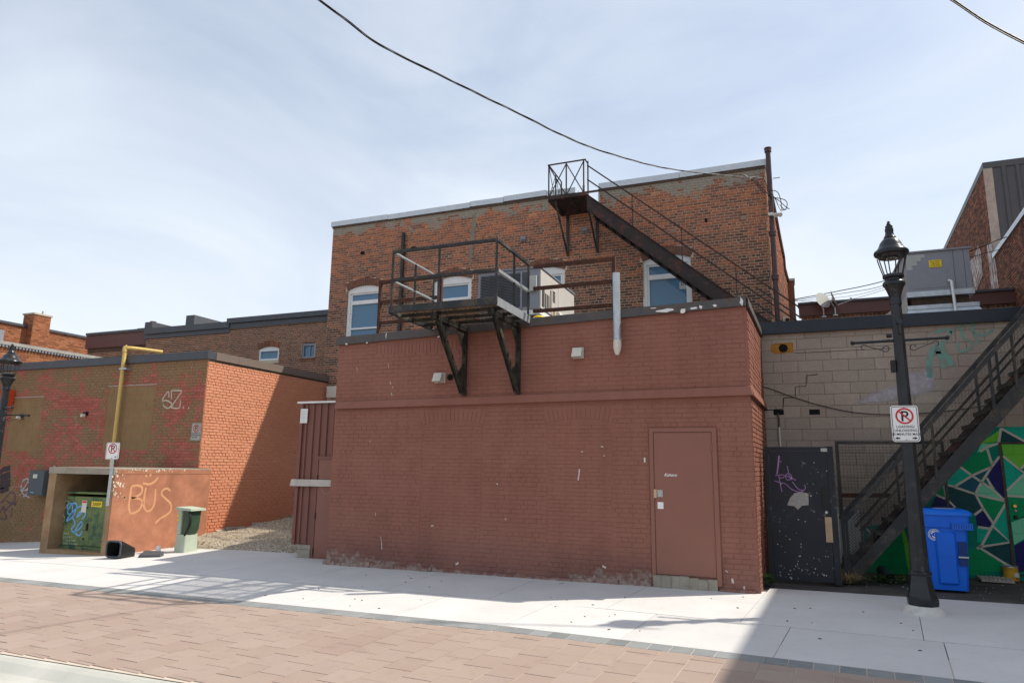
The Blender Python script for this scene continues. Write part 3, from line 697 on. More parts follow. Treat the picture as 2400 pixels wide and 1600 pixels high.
rw.poly([(rx(y), y, z) for y, z in [(MYF,2.5),(24.6,2.5),(24.6,8.0),(22.6,8.02),(22.5,8.35),(20.9,8.55),(MYF,9.19)]])
rwall = rw.build('side_wall', MAIN_MORTAR, main)
def ex_side(v):
    yy = MYF+7.4
    if v > 7.95: yy = MYF+5.4
    if v > 8.3: yy = MYF+max(0.0, (9.19-v)/0.64*3.7)
    return [(yy-MYF, 20)]
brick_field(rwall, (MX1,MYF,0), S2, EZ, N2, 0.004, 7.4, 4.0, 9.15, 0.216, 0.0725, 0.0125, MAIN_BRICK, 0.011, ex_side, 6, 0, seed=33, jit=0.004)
MB().tube([(rx(y)+0.03, y, z) for y, z in [(MYF+0.35,9.2),(20.9,8.6),(22.5,8.38),(22.62,8.06),(24.6,8.04)]], 0.05, 6).build('side_coping', BROWN_METAL, main)
MB().quad((MX0,MYF+0.3,8.72),(MX1,MYF+0.3,8.72),(0.24,24.6,7.9),(MX0,24.6,7.9)).build('roof', ROOF, main)
MB().quad((MX0,MYF,2.5),(MX0,24.6,2.5),(MX0,24.6,7.9),(MX0,MYF,9.19)).build('side_wall', MAIN_MORTAR, main)
MB().box(MX0+0.002,-5.122,MYF+0.002,MYF+0.3,8.7,MTOP-0.002).box(-4.448,MX1-0.002,MYF+0.002,MYF+0.3,8.7,MTOP-0.002).build('parapet', BACK_BRICK, main)
rc = random.Random(8)
for a, b, dz in [(-13.26,-11.15,0),(-11.14,-8.35,-0.01),(-8.34,-7.28,0.015),(-7.27,-5.95,0.035),(-5.94,-5.12,0.0),(-4.46,-2.3,0.0),(-2.29,-0.16,0.01)]:
    q = MB(); t = rc.uniform(-0.008, 0.008)
    q.hexa([(a,MYF-0.05,9.195+dz-t),(b,MYF-0.05,9.195+dz+t),(b,MYF+0.36,9.195+dz),(a,MYF+0.36,9.195+dz)], [(a,MYF-0.045,9.355+dz-t),(b,MYF-0.045,9.355+dz+t),(b,MYF+0.36,9.375+dz),(a,MYF+0.36,9.375+dz)])
    q.build('coping_piece', WHITE_CAP, main)
MB().box(MX0-0.02,MX1+0.01,MYF-0.03,MYF-0.012,9.13,9.19).build('fascia_board', BROWNWOOD, main)
MB().box(-4.475,-4.45,MYF-0.03,MYF+0.25,8.70,9.2).box(-5.12,-5.095,MYF-0.03,MYF+0.25,8.74,9.2).build('notch_flashing', WHITE_CAP, main)
MB().box(-5.02,-4.93,MYF+0.30,MYF+0.36,8.75,9.52).build('white_board', WHITE_PAINT, main)
ch = MB().box(0.16,0.44,24.35,25.0,4.0,8.05); chm = ch.build('chimney', BACK_BRICK, main)
MB().box(0.13,0.47,24.32,25.03,8.05,8.13).build('chimney_cap', CONC_TRIM, chm)
# old scar of grey mortar running down the wall
sc = MB(); rs = random.Random(2); prev = None
for i in range(26):
    p = PY(1112-i*0.35+rs.uniform(-1,1), 497+i*5.0+rs.uniform(-2,2), MYF-0.014); w = rs.uniform(0.03, 0.10) if 3 < i < 22 else rs.uniform(0.02,0.04)
    cur = [(p.x-w, MYF-0.014-rs.uniform(0.003,0.012), p.z), (p.x+w*rs.uniform(.6,1), MYF-0.014-rs.uniform(0.003,0.012), p.z)]
    if prev: sc.quad(prev[0], prev[1], cur[1], cur[0])
    prev = cur
sc.build('mortar_scar', m_mortar('grey_mortar', (0.16,0.15,0.12), (0.30,0.28,0.23)), main)
for px, py in [(1227,561),(1371,541)]:
    p = PY(px, py, MYF); v = MB().box(p.x-0.075,p.x+0.075,MYF-0.05,MYF+0.01,p.z-0.075,p.z+0.075).build('wall_vent', AC_GREY, main)
    MB().box(p.x-0.06,p.x+0.06,MYF-0.056,MYF-0.051,p.z-0.06,p.z-0.01).build('flap', METER_GREY, v)
for px, py, w, h in [(850,593,0.11,0.07),(970,582,0.12,0.06),(1655,517,0.04,0.08)]:
    p = PY(px, py, MYF); MB().prism([(p.x+w*math.cos(k)*rc.uniform(.7,1), MYF-0.013, p.z+h*math.sin(k)*rc.uniform(.7,1)) for k in [i*6.283/9 for i in range(9)]], (0,-1,0), 0.004).build('missing_brick_hole', VOID, main)

# ------------------------------------------------------------------ lower brick buildings behind, to the left
def back_building(name, label, x0, x1, Y, z0, zt, cap, steps, wins, bmat=BACK_BRICK, mort=MAIN_MORTAR, seed=40):
    r = thing(name, label, 'building', ((x0+x1)/2, Y, 0))
    hs = [(a, b, c, d+e+0.02) for a, b, c, d, e in wins]
    w = wall_rects(MB(), (0,Y,0), EX, EZ, x0, x1, 0, zt, hs).build('front_wall', mort, r, recalc=False)
    def ex(v):
        o = []
        for a, b, c, d, e in wins:
            if c-0.1 < v < d+(e+0.1 if e else 0): o.append((a-0.01, b+0.01))
        return o
    brick_field(w, (0,Y,0), EX, EZ, NF, x0, x1, z0, zt, 0.216, 0.0725, 0.0145, bmat, 0.011, ex, 6, 0, seed=seed, jit=0.003)
    MB().box(x0,x1,Y+0.25,Y+5,0,zt-0.3).build('body', mort, r)
    for k, (za, zb, pr) in enumerate(steps): MB().box(x0-0.06,x1+0.05,Y-pr,Y+0.3,za,zb).build('coping', cap, r)
    for a, b, c, d, e in wins:
        if e: arch(w, (a+b)/2, d, b-a+0.02, e, 0.2, 13, Y, bmat); 
        fr = MB().box(a,a+0.07,Y+0.03,Y+0.12,c,d).box(b-0.07,b,Y+0.03,Y+0.12,c,d).box(a+0.07,b-0.07,Y+0.03,Y+0.12,c,c+0.06).box(a+0.07,b-0.07,Y+0.03,Y+0.12,d-0.08,d)
        if e: fr.prism([(a,Y+0.031,d)]+[(a+(b-a)*i/8,Y+0.031,arch_h(a+(b-a)*i/8,(a+b)/2,d,b-a,e)) for i in range(9)]+[(b,Y+0.031,d)], (0,1,0), 0.09)
        wd = fr.build('window', WHITE_PAINT if e else AC_GREY, r)
        MB().box(a+0.07,b-0.07,Y+0.085,Y+0.095,c+0.06,d-0.08).build('pane', GLASS, wd)
        if not e:
            MB().box(a+0.30,a+0.34,Y+0.05,Y+0.084,c+0.06,d-0.08).build('mullion', AC_GREY, wd)
            for k in range(9): MB().box(a-0.06+k*(b-a+0.1)/9,a-0.06+(k+0.8)*(b-a+0.1)/9,Y-0.03,Y+0.01,c-0.10,c-0.005).build('sill_brick', bmat, wd)
    return r
back_building('brick_building', 'brown brick building with two small windows and deep grey coping left of the main building', -19.42, -12.6, 19.5, 3.5, 6.72, GREY_CAP, [(6.70,6.90,0.06),(6.903,7.09,0.14)], [(-17.95,-17.02,5.42,5.84,0.09),(-16.0,-15.42,5.42,5.95,0)], seed=41)
bb = back_building('brick_building', 'low brown brick wall with plain grey coping, third roofline left of the main building', -23.75, -19.44, 19.52, 4.2, 6.58, GREY_CAP, [(6.56,6.74,0.05),(6.743,6.98,0.12)], [], seed=42)
MB().box(-22.6,-22.15,20.3,24,6.9,7.62).build('parapet_upstand', GREY_CAP, bb); MB().box(-24.4,-24.0,19.9,23,6.9,7.38).build('parapet_upstand', GREY_CAP, bb)
cb_ = back_building('brick_building', 'dark brick building with a brown fascia strip behind the yellow pipe top', -27.6, -23.77, 19.9, 4.4, 6.25, BROWN_METAL, [(6.42,6.98,0.10)], [], seed=43)
MB().box(-27.65,-23.75,19.75,20.3,6.985,7.09).build('roof_edge', GREY_CAP, cb_)
MB().box(-27.55,-23.8,19.86,20.2,6.25,6.415).build('soffit', BROWNWOOD, cb_)
MB().box(-26.2,-25.6,21.0,21.5,6.9,7.45).tube([(-25.5,21.2,6.9),(-25.5,21.2,7.75)], 0.13, 10).build('roof_stack', BROWN_METAL, cb_)
# sunlit orange brick walls at the far left (faces turned to the sun)
def side_wall_building(name, label, X, y0, y1, z0, zt, bmat, mort, seed, capw=0.12, capm=GREY_CAP):
    r = thing(name, label, 'building', (X-2, (y0+y1)/2, 0))
    w = MB().quad((X,y0,0),(X,y1,0),(X,y1,zt),(X,y0,zt)).build('side_wall', mort, r)
    brick_field(w, (X,y0,0), EY, EZ, EX, 0, y1-y0, z0, zt, 0.216, 0.072, 0.010, bmat, 0.010, None, 6, 0, seed=seed, jit=0.003)
    MB().box(X-8,X-0.01,y0,y1,0,zt-0.4).build('body', mort, r)
    MB().box(X-0.35,X+0.08,y0-0.05,y1+0.05,zt,zt+capw).build('coping', capm, r)
    return r
fo = side_wall_building('orange_brick_building', 'sunlit orange brick building with a square chimney at the far left', -30.0, 14.0, 23.5, 4.0, 7.30, ORANGE_BRICK, ORANGE_MORTAR, 51, 0.10)
fch = MB().box(-30.3,-29.62,18.78,19.5,4.5,7.86).build('chimney', ORANGE_MORTAR, fo); brick_field(fch, (-29.62,18.78,0), EY, EZ, EX, 0, 0.72, 4.5, 7.86, 0.216, 0.072, 0.010, ORANGE_BRICK, 0.010, None, 0, 0, seed=53); brick_field(fch, (-30.3,18.78,0), EX, EZ, NF, 0, 0.68, 4.5, 7.86, 0.216, 0.072, 0.010, ORANGE_BRICK, 0.010, None, 0, 0, seed=54); MB().box(-30.34,-29.58,18.74,19.54,7.86,7.93).build('chimney_cap', CONC_TRIM, fo)
MB().tube([(-29.9,19.3,7.93),(-29.9,19.3,8.12)], 0.05, 6).build('chimney_pot', SIGN_GREY, fo)
no = side_wall_building('orange_brick_building', 'lower sunlit orange brick wall with toothed metal cornice behind the left lamp', -22.0, 11.5, 17.6, 4.2, 5.16, ORANGE_BRICK, ORANGE_MORTAR, 52, 0.10, simple('pale_cornice', (0.30,0.29,0.27), 0.6))
dn = MB()
for k in range(58): dn.box(-22.0,-21.93,11.6+k*0.1,11.66+k*0.1,5.09,5.155)
dn.build('dentils', AC_GREY, no, kind='stuff')
for k in range(12): MB().box(-22.0,-21.975,12.3+k*0.075,12.36+k*0.075,4.42,4.60).build('soldier_brick', ORANGE_BRICK, no)
MB().box(-22.6,-22.1,12.4,13.2,5.27,5.62).build('roof_box', AC_GREY, no)

# ------------------------------------------------------------------ painted building on the left
LX, LYF, LT = -13.05, 12.505, 4.20
lb = thing('painted_brick_building', 'flat roofed brick building, patchy olive front and sunlit orange side, at the left', 'building', (-17, 12.5, -0.2))
LBW = [(-20.12,-18.85,1.95,3.42),(-16.35,-14.70,2.0,3.62)]      # blocked-up windows
lf = wall_rects(MB(), (0,LYF,0), EX, EZ, -22.5, LX, -0.7, LT, []).build('front_wall', LEFT_FRONT, lb, recalc=False)
def ex_lf(v): return [(a, b) for a, b, c, d in LBW if c < v < d]
brick_field(lf, (0,LYF,0), EX, EZ, NF, -22.5, LX, -0.6, LT, 0.216, 0.0715, 0.010, LEFT_FRONT, 0.009, ex_lf, 6, 300, seed=61, jit=0.003)
OLIVE_BLK = simple('olive_block_infill', (0.27,0.172,0.082), 0.85, var=0.12, scale=2)
for a, b, c, d in LBW:
    z = c; j = 0
    while z < d-0.05:
        zz = min(z+0.2, d); x = a-(0.2 if j % 2 else 0)
        while x < b-0.02:
            p, q = max(x, a), min(x+0.4, b)
            if q-p > 0.03: MB().box(p+0.003,q-0.003,LYF-0.004,LYF+0.01,z+0.003,zz-0.003).build('infill_block', OLIVE_BLK, lf)
            x += 0.4
        z += 0.2; j += 1
    MB().box(a-0.04,b+0.04,LYF-0.016,LYF-0.002,d,d+0.025).build('lintel_line', CONC_TRIM, lf)
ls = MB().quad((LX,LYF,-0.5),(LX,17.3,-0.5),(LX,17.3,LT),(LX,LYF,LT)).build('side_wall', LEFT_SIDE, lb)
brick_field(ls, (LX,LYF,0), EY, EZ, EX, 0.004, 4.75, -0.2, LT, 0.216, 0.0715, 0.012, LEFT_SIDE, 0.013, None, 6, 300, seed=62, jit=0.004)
MB().quad((-22.5,LYF+0.1,LT+0.02),(LX-0.05,LYF+0.1,LT+0.02),(LX-0.05,17.3,LT+0.02),(-22.5,17.3,LT+0.02)).build('roof', ROOF, lb)
MB().box(-22.5,LX+0.04,LYF-0.06,LYF+0.2,LT,LT+0.20).build('roof_edge', GREY_CAP, lb)
LCAP = simple('taupe_flashing', (0.17,0.135,0.115), 0.5, var=0.06)
for a, b in [(LYF+0.20,13.45),(13.455,15.2),(15.205,17.3)]: MB().box(LX-0.2,LX+0.05,a,b,LT+0.002,LT+0.198).build('roof_edge', LCAP, lb)
MB().box(LX,LX+0.02,LYF+0.02,17.3,LT-0.05,LT).build('drip_strip', BROWNWOOD, lb)
lt = MB(); rs = random.Random(15)
for i in range(16):
    y0 = LYF+0.1+i*0.3; g = gz(LX, y0)+0.02*i; h = rs.uniform(0.02, 0.14)
    lt.hexa([(LX+0.01,y0,g-0.2),(LX+rs.uniform(.05,.16),y0,g-0.2),(LX+rs.uniform(.05,.16),y0+0.298,g-0.2),(LX+0.01,y0+0.298,g-0.2)], [(LX+0.01,y0,g+h+.03),(LX+0.05,y0,g+h),(LX+0.05,y0+0.298,g+h),(LX+0.01,y0+0.298,g+h+.03)])
lt.build('footing', OLDCONC, lb)

# ------------------------------------------------------------------ concrete block building on the right
BYF = 13.0; BX0, BX1 = -0.40, 4.95
bk = thing('block_building', 'grey concrete block building with dark navy roof edge and green mural, at the right', 'building', (2.2, 13.0, 0))
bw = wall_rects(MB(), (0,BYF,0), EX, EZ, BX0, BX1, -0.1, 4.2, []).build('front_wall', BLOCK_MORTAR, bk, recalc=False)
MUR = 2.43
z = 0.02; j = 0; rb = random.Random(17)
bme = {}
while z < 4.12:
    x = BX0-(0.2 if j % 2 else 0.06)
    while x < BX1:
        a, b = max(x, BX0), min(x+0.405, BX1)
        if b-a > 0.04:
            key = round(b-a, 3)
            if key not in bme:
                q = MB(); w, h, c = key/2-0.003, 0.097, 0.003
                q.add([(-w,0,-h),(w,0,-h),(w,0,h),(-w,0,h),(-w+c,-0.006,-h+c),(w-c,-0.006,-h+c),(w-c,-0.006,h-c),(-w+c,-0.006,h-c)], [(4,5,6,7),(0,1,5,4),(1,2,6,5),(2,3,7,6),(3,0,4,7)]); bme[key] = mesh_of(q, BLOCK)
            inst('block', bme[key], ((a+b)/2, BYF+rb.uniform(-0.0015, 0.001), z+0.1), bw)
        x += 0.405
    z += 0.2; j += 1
MB().box(BX0,BX1,BYF+0.02,22,0,4.2).build('body', BLOCK_MORTAR, bk)
MB().quad((BX0,BYF+0.05,4.206),(BX1,BYF+0.05,4.206),(BX1,21.9,4.206),(BX0,21.9,4.206)).build('roof', ROOF, bk)
MB().box(BX0-0.05,BX1,BYF-0.09,BYF+0.15,4.12,4.335).build('roof_edge', NAVY_CAP, bk)
# mural: painted facets with pale lines, over the lower blocks
def mural_mat(name, col):
    t = NT(name); bt = t.n('TexBrick', dict(offset=0.5), Vector=t.n('Mapping', Vector=t.pos(), Rotation=(R(90),0,0)).outputs[0], Scale=1.0, Mortar_Size=0.006, Brick_Width=0.405, Row_Height=0.2)
    n = t.noise(60, 4, 0.7); c = t.mix(t.rng(n, 0.35, 0.75), col, tuple(x*0.78 for x in col))
    return t.done(t.mix(t.math('MULTIPLY', bt.outputs[1], 0.4), c, tuple(x*0.5 for x in col)), 0.75, bump=t.math('SUBTRACT', n, bt.outputs[1]), bstr=0.5, bdist=0.006, spec=0.25)
MC = {'g': mural_mat('mural_green', (0.000,0.290,0.102)), 't': mural_mat('mural_teal', (0.007,0.435,0.290)), 'd': mural_mat('mural_deep', (0.014,0.072,0.080)), 'n': mural_mat('mural_navy', (0.020,0.017,0.123)),
      'b': mural_mat('mural_slate', (0.017,0.109,0.160)), 'l': mural_mat('mural_lime', (0.160,0.551,0.051)), 'm': mural_mat('mural_mint', (0.189,0.638,0.377)), 'e': mural_mat('mural_emerald', (0.000,0.217,0.145))}
LINE = simple('mural_line', (0.52,0.50,0.42), 0.8, var=0.06)
mural = MB().prism([(x, BYF-0.012, z) for x, z in [(1.05,0.05),(BX1,0.05),(BX1,MUR),(2.62,MUR),(2.45,1.9),(1.9,1.25),(1.5,0.9),(1.05,0.8)]], (0,1,0), 0.0025).build('mural', MC['e'], bk)
FACETS = [('l',[(2299,1037),(2346,1005),(2342,1034),(2300,1040)]),('t',[(2348,1003),(2440,996),(2440,1050),(2400,1032)]),('d',[(2346,1006),(2400,1033),(2398,1036),(2342,1034)]),
 ('m',[(2300,1040),(2340,1038),(2312,1050),(2290,1060)]),('g',[(2312,1050),(2324,1088),(2278,1112),(2255,1094),(2290,1060)]),('e',[(2313,1049),(2343,1040),(2343,1069),(2326,1086)]),
 ('t',[(2252,1095),(2278,1113),(2236,1138),(2215,1134),(2232,1112)]),('b',[(2281,1113),(2322,1096),(2303,1126)]),('b',[(2244,1138),(2281,1117),(2302,1128),(2284,1154)]),
 ('n',[(2325,1090),(2343,1070),(2356,1172),(2314,1120)]),('n',[(2309,1124),(2313,1121),(2327,1144)]),('m',[(2303,1130),(2354,1171),(2287,1157)]),('g',[(2212,1136),(2216,1165),(2194,1158)]),
 ('d',[(2216,1136),(2240,1142),(2284,1157),(2302,1190),(2286,1205),(2237,1186),(2218,1168)]),('n',[(2194,1160),(2218,1170),(2236,1188),(2222,1194),(2176,1200)]),('g',[(2290,1158),(2356,1173),(2328,1222),(2304,1190)]),
 ('n',[(2286,1206),(2303,1193),(2326,1226),(2314,1240),(2290,1234)]),('t',[(2358,1180),(2368,1268),(2328,1232)]),('e',[(2326,1236),(2367,1272),(2303,1274)]),('d',[(2300,1280),(2369,1272),(2376,1330)]),
 ('g',[(2290,1285),(2374,1332),(2300,1345),(2200,1345),(2240,1285)]),('t',[(2290,1236),(2322,1232),(2302,1270),(2290,1270)]),('l',[(2040,1270),(2120,1240),(2150,1345),(2040,1345)]),('g',[(1990,1290),(2110,1230),(2130,1345),(2010,1345)])]
for i, (k, pts) in enumerate(FACETS):
    MB().poly([tuple(PY(x, y, BYF-0.0135-0.0003*(i % 3))) for x, y in pts]).build('mural_facet', MC[k], mural, recalc=False)
for pts in [[(2346,1003),(2341,1037)],[(2347,1004),(2402,1034)],[(2297,1058),(2315,1047),(2341,1038)],[(2313,1049),(2325,1087)],[(2343,1069),(2325,1092),(2300,1130),(2286,1157)],[(2251,1094),(2280,1115),(2326,1146),(2356,1173)],[(2325,1093),(2280,1113),(2237,1140),(2213,1134)],
 [(2237,1141),(2286,1157),(2305,1192),(2328,1226)],[(2286,1158),(2357,1174)],[(2313,1120),(2328,1146)],[(2213,1135),(2218,1168),(2238,1187),(2224,1194)],[(2284,1206),(2304,1191)],[(2194,1159),(2220,1170)],[(2358,1178),(2328,1228),(2302,1276),(2290,1285)],[(2327,1232),(2368,1270),(2296,1281)],[(2293,1281),(2376,1332)],[(2325,1083),(2332,1083)],[(2292,1234),(2326,1239)],[(2030,1238),(2055,1262)]]:
    MB().ribbon([PY(x, y, BYF-0.016) for x, y in pts], 0.034, NF).build('mural_line', LINE, mural, recalc=False)
# painted door in the mural
gd = MB().box(3.06,4.05,BYF-0.03,BYF-0.017,0.18,2.19).build('door', BROWNWOOD, bk); tag(gd, 'door painted over with the green mural')
MB().box(3.095,4.02,BYF-0.045,BYF-0.031,0.2,2.16).build('door_leaf', MC['e'], gd)
for k, pts in [('l',[(2347,1041),(2440,1041),(2440,1080),(2391,1100),(2352,1068)]),('t',[(2351,1070),(2396,1112),(2360,1148)]),('m',[(2360,1150),(2400,1110),(2440,1130),(2440,1164),(2398,1163),(2361,1159)]),('g',[(2362,1162),(2440,1166),(2440,1200),(2370,1222)]),('m',[(2370,1224),(2440,1190),(2440,1240),(2377,1276)]),('n',[(2377,1278),(2440,1245),(2440,1335),(2383,1340)])]:
    MB().poly([tuple(PY(x, y, BYF-0.048)) for x, y in pts]).build('door_facet', MC[k], gd, recalc=False)
for pts in [[(2351,1068),(2391,1101),(2420,1120)],[(2390,1100),(2402,1088)],[(2360,1149),(2400,1111)],[(2361,1161),(2440,1167)]]: MB().ribbon([PY(x, y, BYF-0.0485) for x, y in pts], 0.03, NF).build('door_line', LINE, gd, recalc=False)
for px, py, r, mt in [(2377,1185,0.035,BRASS),(2379,1196,0.022,SIGN_GREY),(2380,1211,0.032,BLACK)]:
    p = PY(px, py, BYF-0.05); MB().tube([(p.x,BYF-0.045,p.z),(p.x,BYF-0.07,p.z),(p.x,BYF-0.10,p.z)], [r*0.6, r, r*0.7], 12).build('door_knob', mt, gd, smooth=True)
# rust-stained pipe hole and sawn openings
p = PY(1833, 815, BYF-0.014); rs = random.Random(3)
MB().poly([(p.x+a*0.185+rs.uniform(-.01,.01), BYF-0.0095, p.z+b*0.10+rs.uniform(-.012,.012)) for a, b in [(-1,-.5),(-.8,-1),(-.2,-.95),(.3,-1),(1,-.9),(.95,0),(1,.85),(.4,1),(0,.8),(-.5,.85),(-.95,.8),(-1.1,.2)]]).build('foam_patch', simple('rust_foam', (0.36,0.17,0.025), 0.9, var=0.35, scale=14), bk, recalc=False)
MB().tube([(p.x+0.02,BYF-0.02,p.z-0.005),(p.x+0.02,BYF-0.0098,p.z-0.005)], 0.075, 16).build('pipe_hole', VOID, bk)
for px, py in [(1825,966),(1909,965)]:
    q = PY(px, py, BYF); MB().box(q.x-0.085,q.x+0.085,BYF-0.0105,BYF-0.0085,q.z-0.045,q.z+0.045).build('sawn_opening', VOID, bk)
MB().tube([PY(1824, 968, BYF-0.03), PY(1826, 1000, BYF-0.03)], 0.014, 8).build('stub_pipe', BROWNWOOD, bk)
MB().tube([PY(1826, 1001, BYF-0.03), PY(1829, 1046, BYF-0.03)], 0.015, 8).build('stub_pipe', OFFWHITE, bk)
# step crack
MB().ribbon([PY(x, y, BYF-0.0095) for x, y in [(1786,961),(1810,960),(1835,958),(1836,934),(1838,932),(1864,931),(1864,906),(1889,904),(1890,880),(1917,877)]], 0.014, NF).build('crack', VOID, bk, recalc=False)
MB().ribbon([PY(x, y, BYF-0.0095) for x, y in [(1862,827),(1913,825),(1970,822),(2090,816)]], 0.008, NF).build('crack', VOID, bk, recalc=False)

# ------------------------------------------------------------------ tall buildings at the right
KB = 0.061
def bx(y, x0=5.0): return x0+KB*(y-12.0)
UB = Vector((KB,1,0)).normalized(); NB = Vector((-1,KB,0)).normalized()
def skew_building(name, label, y0, y1, zt, seed, x0=5.0, z0=4.0, width=14):
    r = thing(name, label, 'building', (bx(y0, x0)+3, y0, 0)); Lq = (y1-y0)*math.sqrt(1+KB*KB)
    w = MB().quad((bx(y0,x0),y0,0),(bx(y1,x0),y1,0),(bx(y1,x0),y1,zt),(bx(y0,x0),y0,zt)).build('side_wall', MAIN_MORTAR, r)
    brick_field(w, (bx(y0,x0),y0,0), UB, EZ, NB, 0, Lq, z0, zt, 0.216, 0.0725, 0.011, RIGHT_BRICK, 0.011, None, 6, 0, seed=seed, jit=0.003)
    MB().hexa([(bx(y0,x0)+0.02,y0,0),(bx(y0,x0)+width,y0,0),(bx(y1,x0)+width,y1,0),(bx(y1,x0)+0.02,y1,0)], [(bx(y0,x0)+0.02,y0,zt),(bx(y0,x0)+width,y0,zt),(bx(y1,x0)+width,y1,zt),(bx(y1,x0)+0.02,y1,zt)]).build('body', RIGHT_BRICK, r)
    return r, w
B_, bwall = skew_building('brick_building', 'dark brick wall with light metal coping rising at the right edge of the picture', 8.4, 22.05, 7.62, 71)
MB().hexa([(bx(8.4)-0.06,8.35,7.62),(bx(8.4)+0.35,8.35,7.62),(bx(22.05)+0.35,22.05,7.62),(bx(22.05)-0.06,22.05,7.62)], [(bx(8.4)-0.06,8.35,7.75),(bx(8.4)+0.35,8.35,7.75),(bx(22.05)+0.35,22.05,7.75),(bx(22.05)-0.06,22.05,7.75)]).build('coping', SILVER, B_)
A_, aw_ = skew_building('brick_building', 'tall brick building with dark grey ribbed metal front at the upper right', 22.12, 33.0, 10.3, 72, z0=4.5)
yA = 22.10; xa = bx(yA)
MB().hexa([(bx(22.12)-0.03,22.05,10.3),(bx(22.12)+8,22.05,10.3),(bx(33)+8,33,10.3),(bx(33)-0.03,33,10.3)], [(bx(22.12)-0.03,22.05,10.48),(bx(22.12)+8,22.05,10.48),(bx(33)+8,33,10.48),(bx(33)-0.03,33,10.48)]).build('roof_edge', SIDING, A_)
x = xa+0.20
while x < xa+6: 
    MB().add([(x,yA-0.02,5.5),(x+0.19,yA-0.02,5.5),(x+0.22,yA-0.06,5.5),(x+0.30,yA-0.06,5.5),(x+0.33,yA-0.02,5.5),(x,yA-0.02,10.3),(x+0.19,yA-0.02,10.3),(x+0.22,yA-0.06,10.3),(x+0.30,yA-0.06,10.3),(x+0.33,yA-0.02,10.3)], [(i,i+1,i+6,i+5) for i in range(4)]).build('siding_panel', SIDING, A_); x += 0.33
MB().box(xa-0.02,xa+0.19,yA-0.05,yA+0.01,5.5,10.29).build('corner_trim', CONC_TRIM, A_)
# white paint run-offs on the dark brick
wp = NT('flaking_whitewash'); _n = wp.noise(14, 6, 0.7, sc=(1,1,0.25)); 
_c = wp.mix(wp.rng(_n, 0.46, 0.54), (0.15,0.075,0.05), (0.62,0.60,0.58)); FLAKE = wp.done(_c, 0.9, spec=0.1)
def on_skew(px, py, off, x0=5.0):
    d = ray(px, py); x0 = x0-off; t = (x0-CAM.x+KB*(CAM.y-12.0))/(d.x-KB*d.y); return CAM+d*t
for pts in [[(2312,575),(2326,570),(2337,640),(2346,735),(2332,737),(2322,660)],[(2292,575),(2299,590),(2303,645),(2285,690),(2278,640),(2272,615),(2284,600)]]:
    MB().poly([tuple(on_skew(x, y, 0.02)) for x, y in pts]).build('whitewash_patch', FLAKE, A_, recalc=False)
bp = thing('brick_building', 'low brick parapet with wide brown metal fascia behind the block roof', 'building', (3, 20.4, 0))
pw = wall_rects(MB(), (0,20.4,0), EX, EZ, 0.5, 6.2, 3, 5.97, []).build('front_wall', MAIN_MORTAR, bp, recalc=False)
brick_field(pw, (0,20.4,0), EX, EZ, NF, 0.5, 6.2, 4.2, 5.97, 0.216, 0.0725, 0.011, RIGHT_BRICK, 0.011, None, 6, 0, seed=75)
MB().box(0.45,6.2,20.28,20.6,5.95,6.27).build('fascia', BROWN_METAL, bp); MB().box(0.43,6.2,20.22,20.7,6.272,6.33).build('roof_edge', GREY_CAP, bp)
# ------------------------------------------------------------------ balcony of the lower fire escape
fe = thing('fire_escape_balcony', 'black steel fire escape balcony with grating floor bolted to the annex front', 'fire escape', (-4.8, 10.39, 2.86))
FX0, FX1, FY0, FY1, FZ = -5.72, -3.885, 8.98, 10.34, 4.12
gr = MB(); s = 0.034
def clip_line(p, d, x0, x1, y0, y1):
    t0, t1 = -9, 9
    for a, da, lo, hi in ((p[0], d[0], x0, x1), (p[1], d[1], y0, y1)):
        u, v = (lo-a)/da, (hi-a)/da; t0 = max(t0, min(u, v)); t1 = min(t1, max(u, v))
    return None if t1-t0 < 0.02 else ((p[0]+d[0]*t0, p[1]+d[1]*t0), (p[0]+d[0]*t1, p[1]+d[1]*t1))
for sg in (1, -1):
    d = (0.84, 0.54*sg)
    for k in range(-60, 90):
        c = clip_line((FX0+k*s*2.1, (FY0 if sg > 0 else FY1)), d, FX0+0.03, FX1-0.03, FY0+0.03, FY1)
        if c: gr.bar((*c[0], FZ-0.012), (*c[1], FZ-0.012), 0.0135, 0.0014)
gr.build('grating', GRATE, fe, kind='stuff', recalc=False)
for y in (9.32, 9.70, 10.08): MB().bar((FX0+0.02,y,FZ-0.045),(FX1-0.02,y,FZ-0.045), 0.04, 0.045).build('joist', OLIVE_STEEL, fe)
for x in (-5.40, -5.02, -4.72, -4.42): MB().bar((x,FY0+0.02,FZ-0.017),(x,FY1,FZ-0.017), 0.010, 0.006).build('grating_seam', OLIVE_STEEL, fe)
MB().box(FX0-0.01,FX1+0.01,FY0-0.012,FY0,FZ-0.065,FZ+0.045).box(FX0-0.01,FX1+0.01,FY0+0.001,FY0+0.03,FZ-0.065,FZ-0.059).build('edge_channel', BLACK_STEEL, fe)
MB().box(FX1,FX1+0.012,FY0+0.002,FY1+0.02,FZ-0.08,FZ+0.05).build('edge_channel', SILVER, fe); MB().box(FX0-0.012,FX0,FY0+0.002,FY1+0.02,FZ-0.08,FZ+0.05).build('edge_channel', BLACK_STEEL, fe)
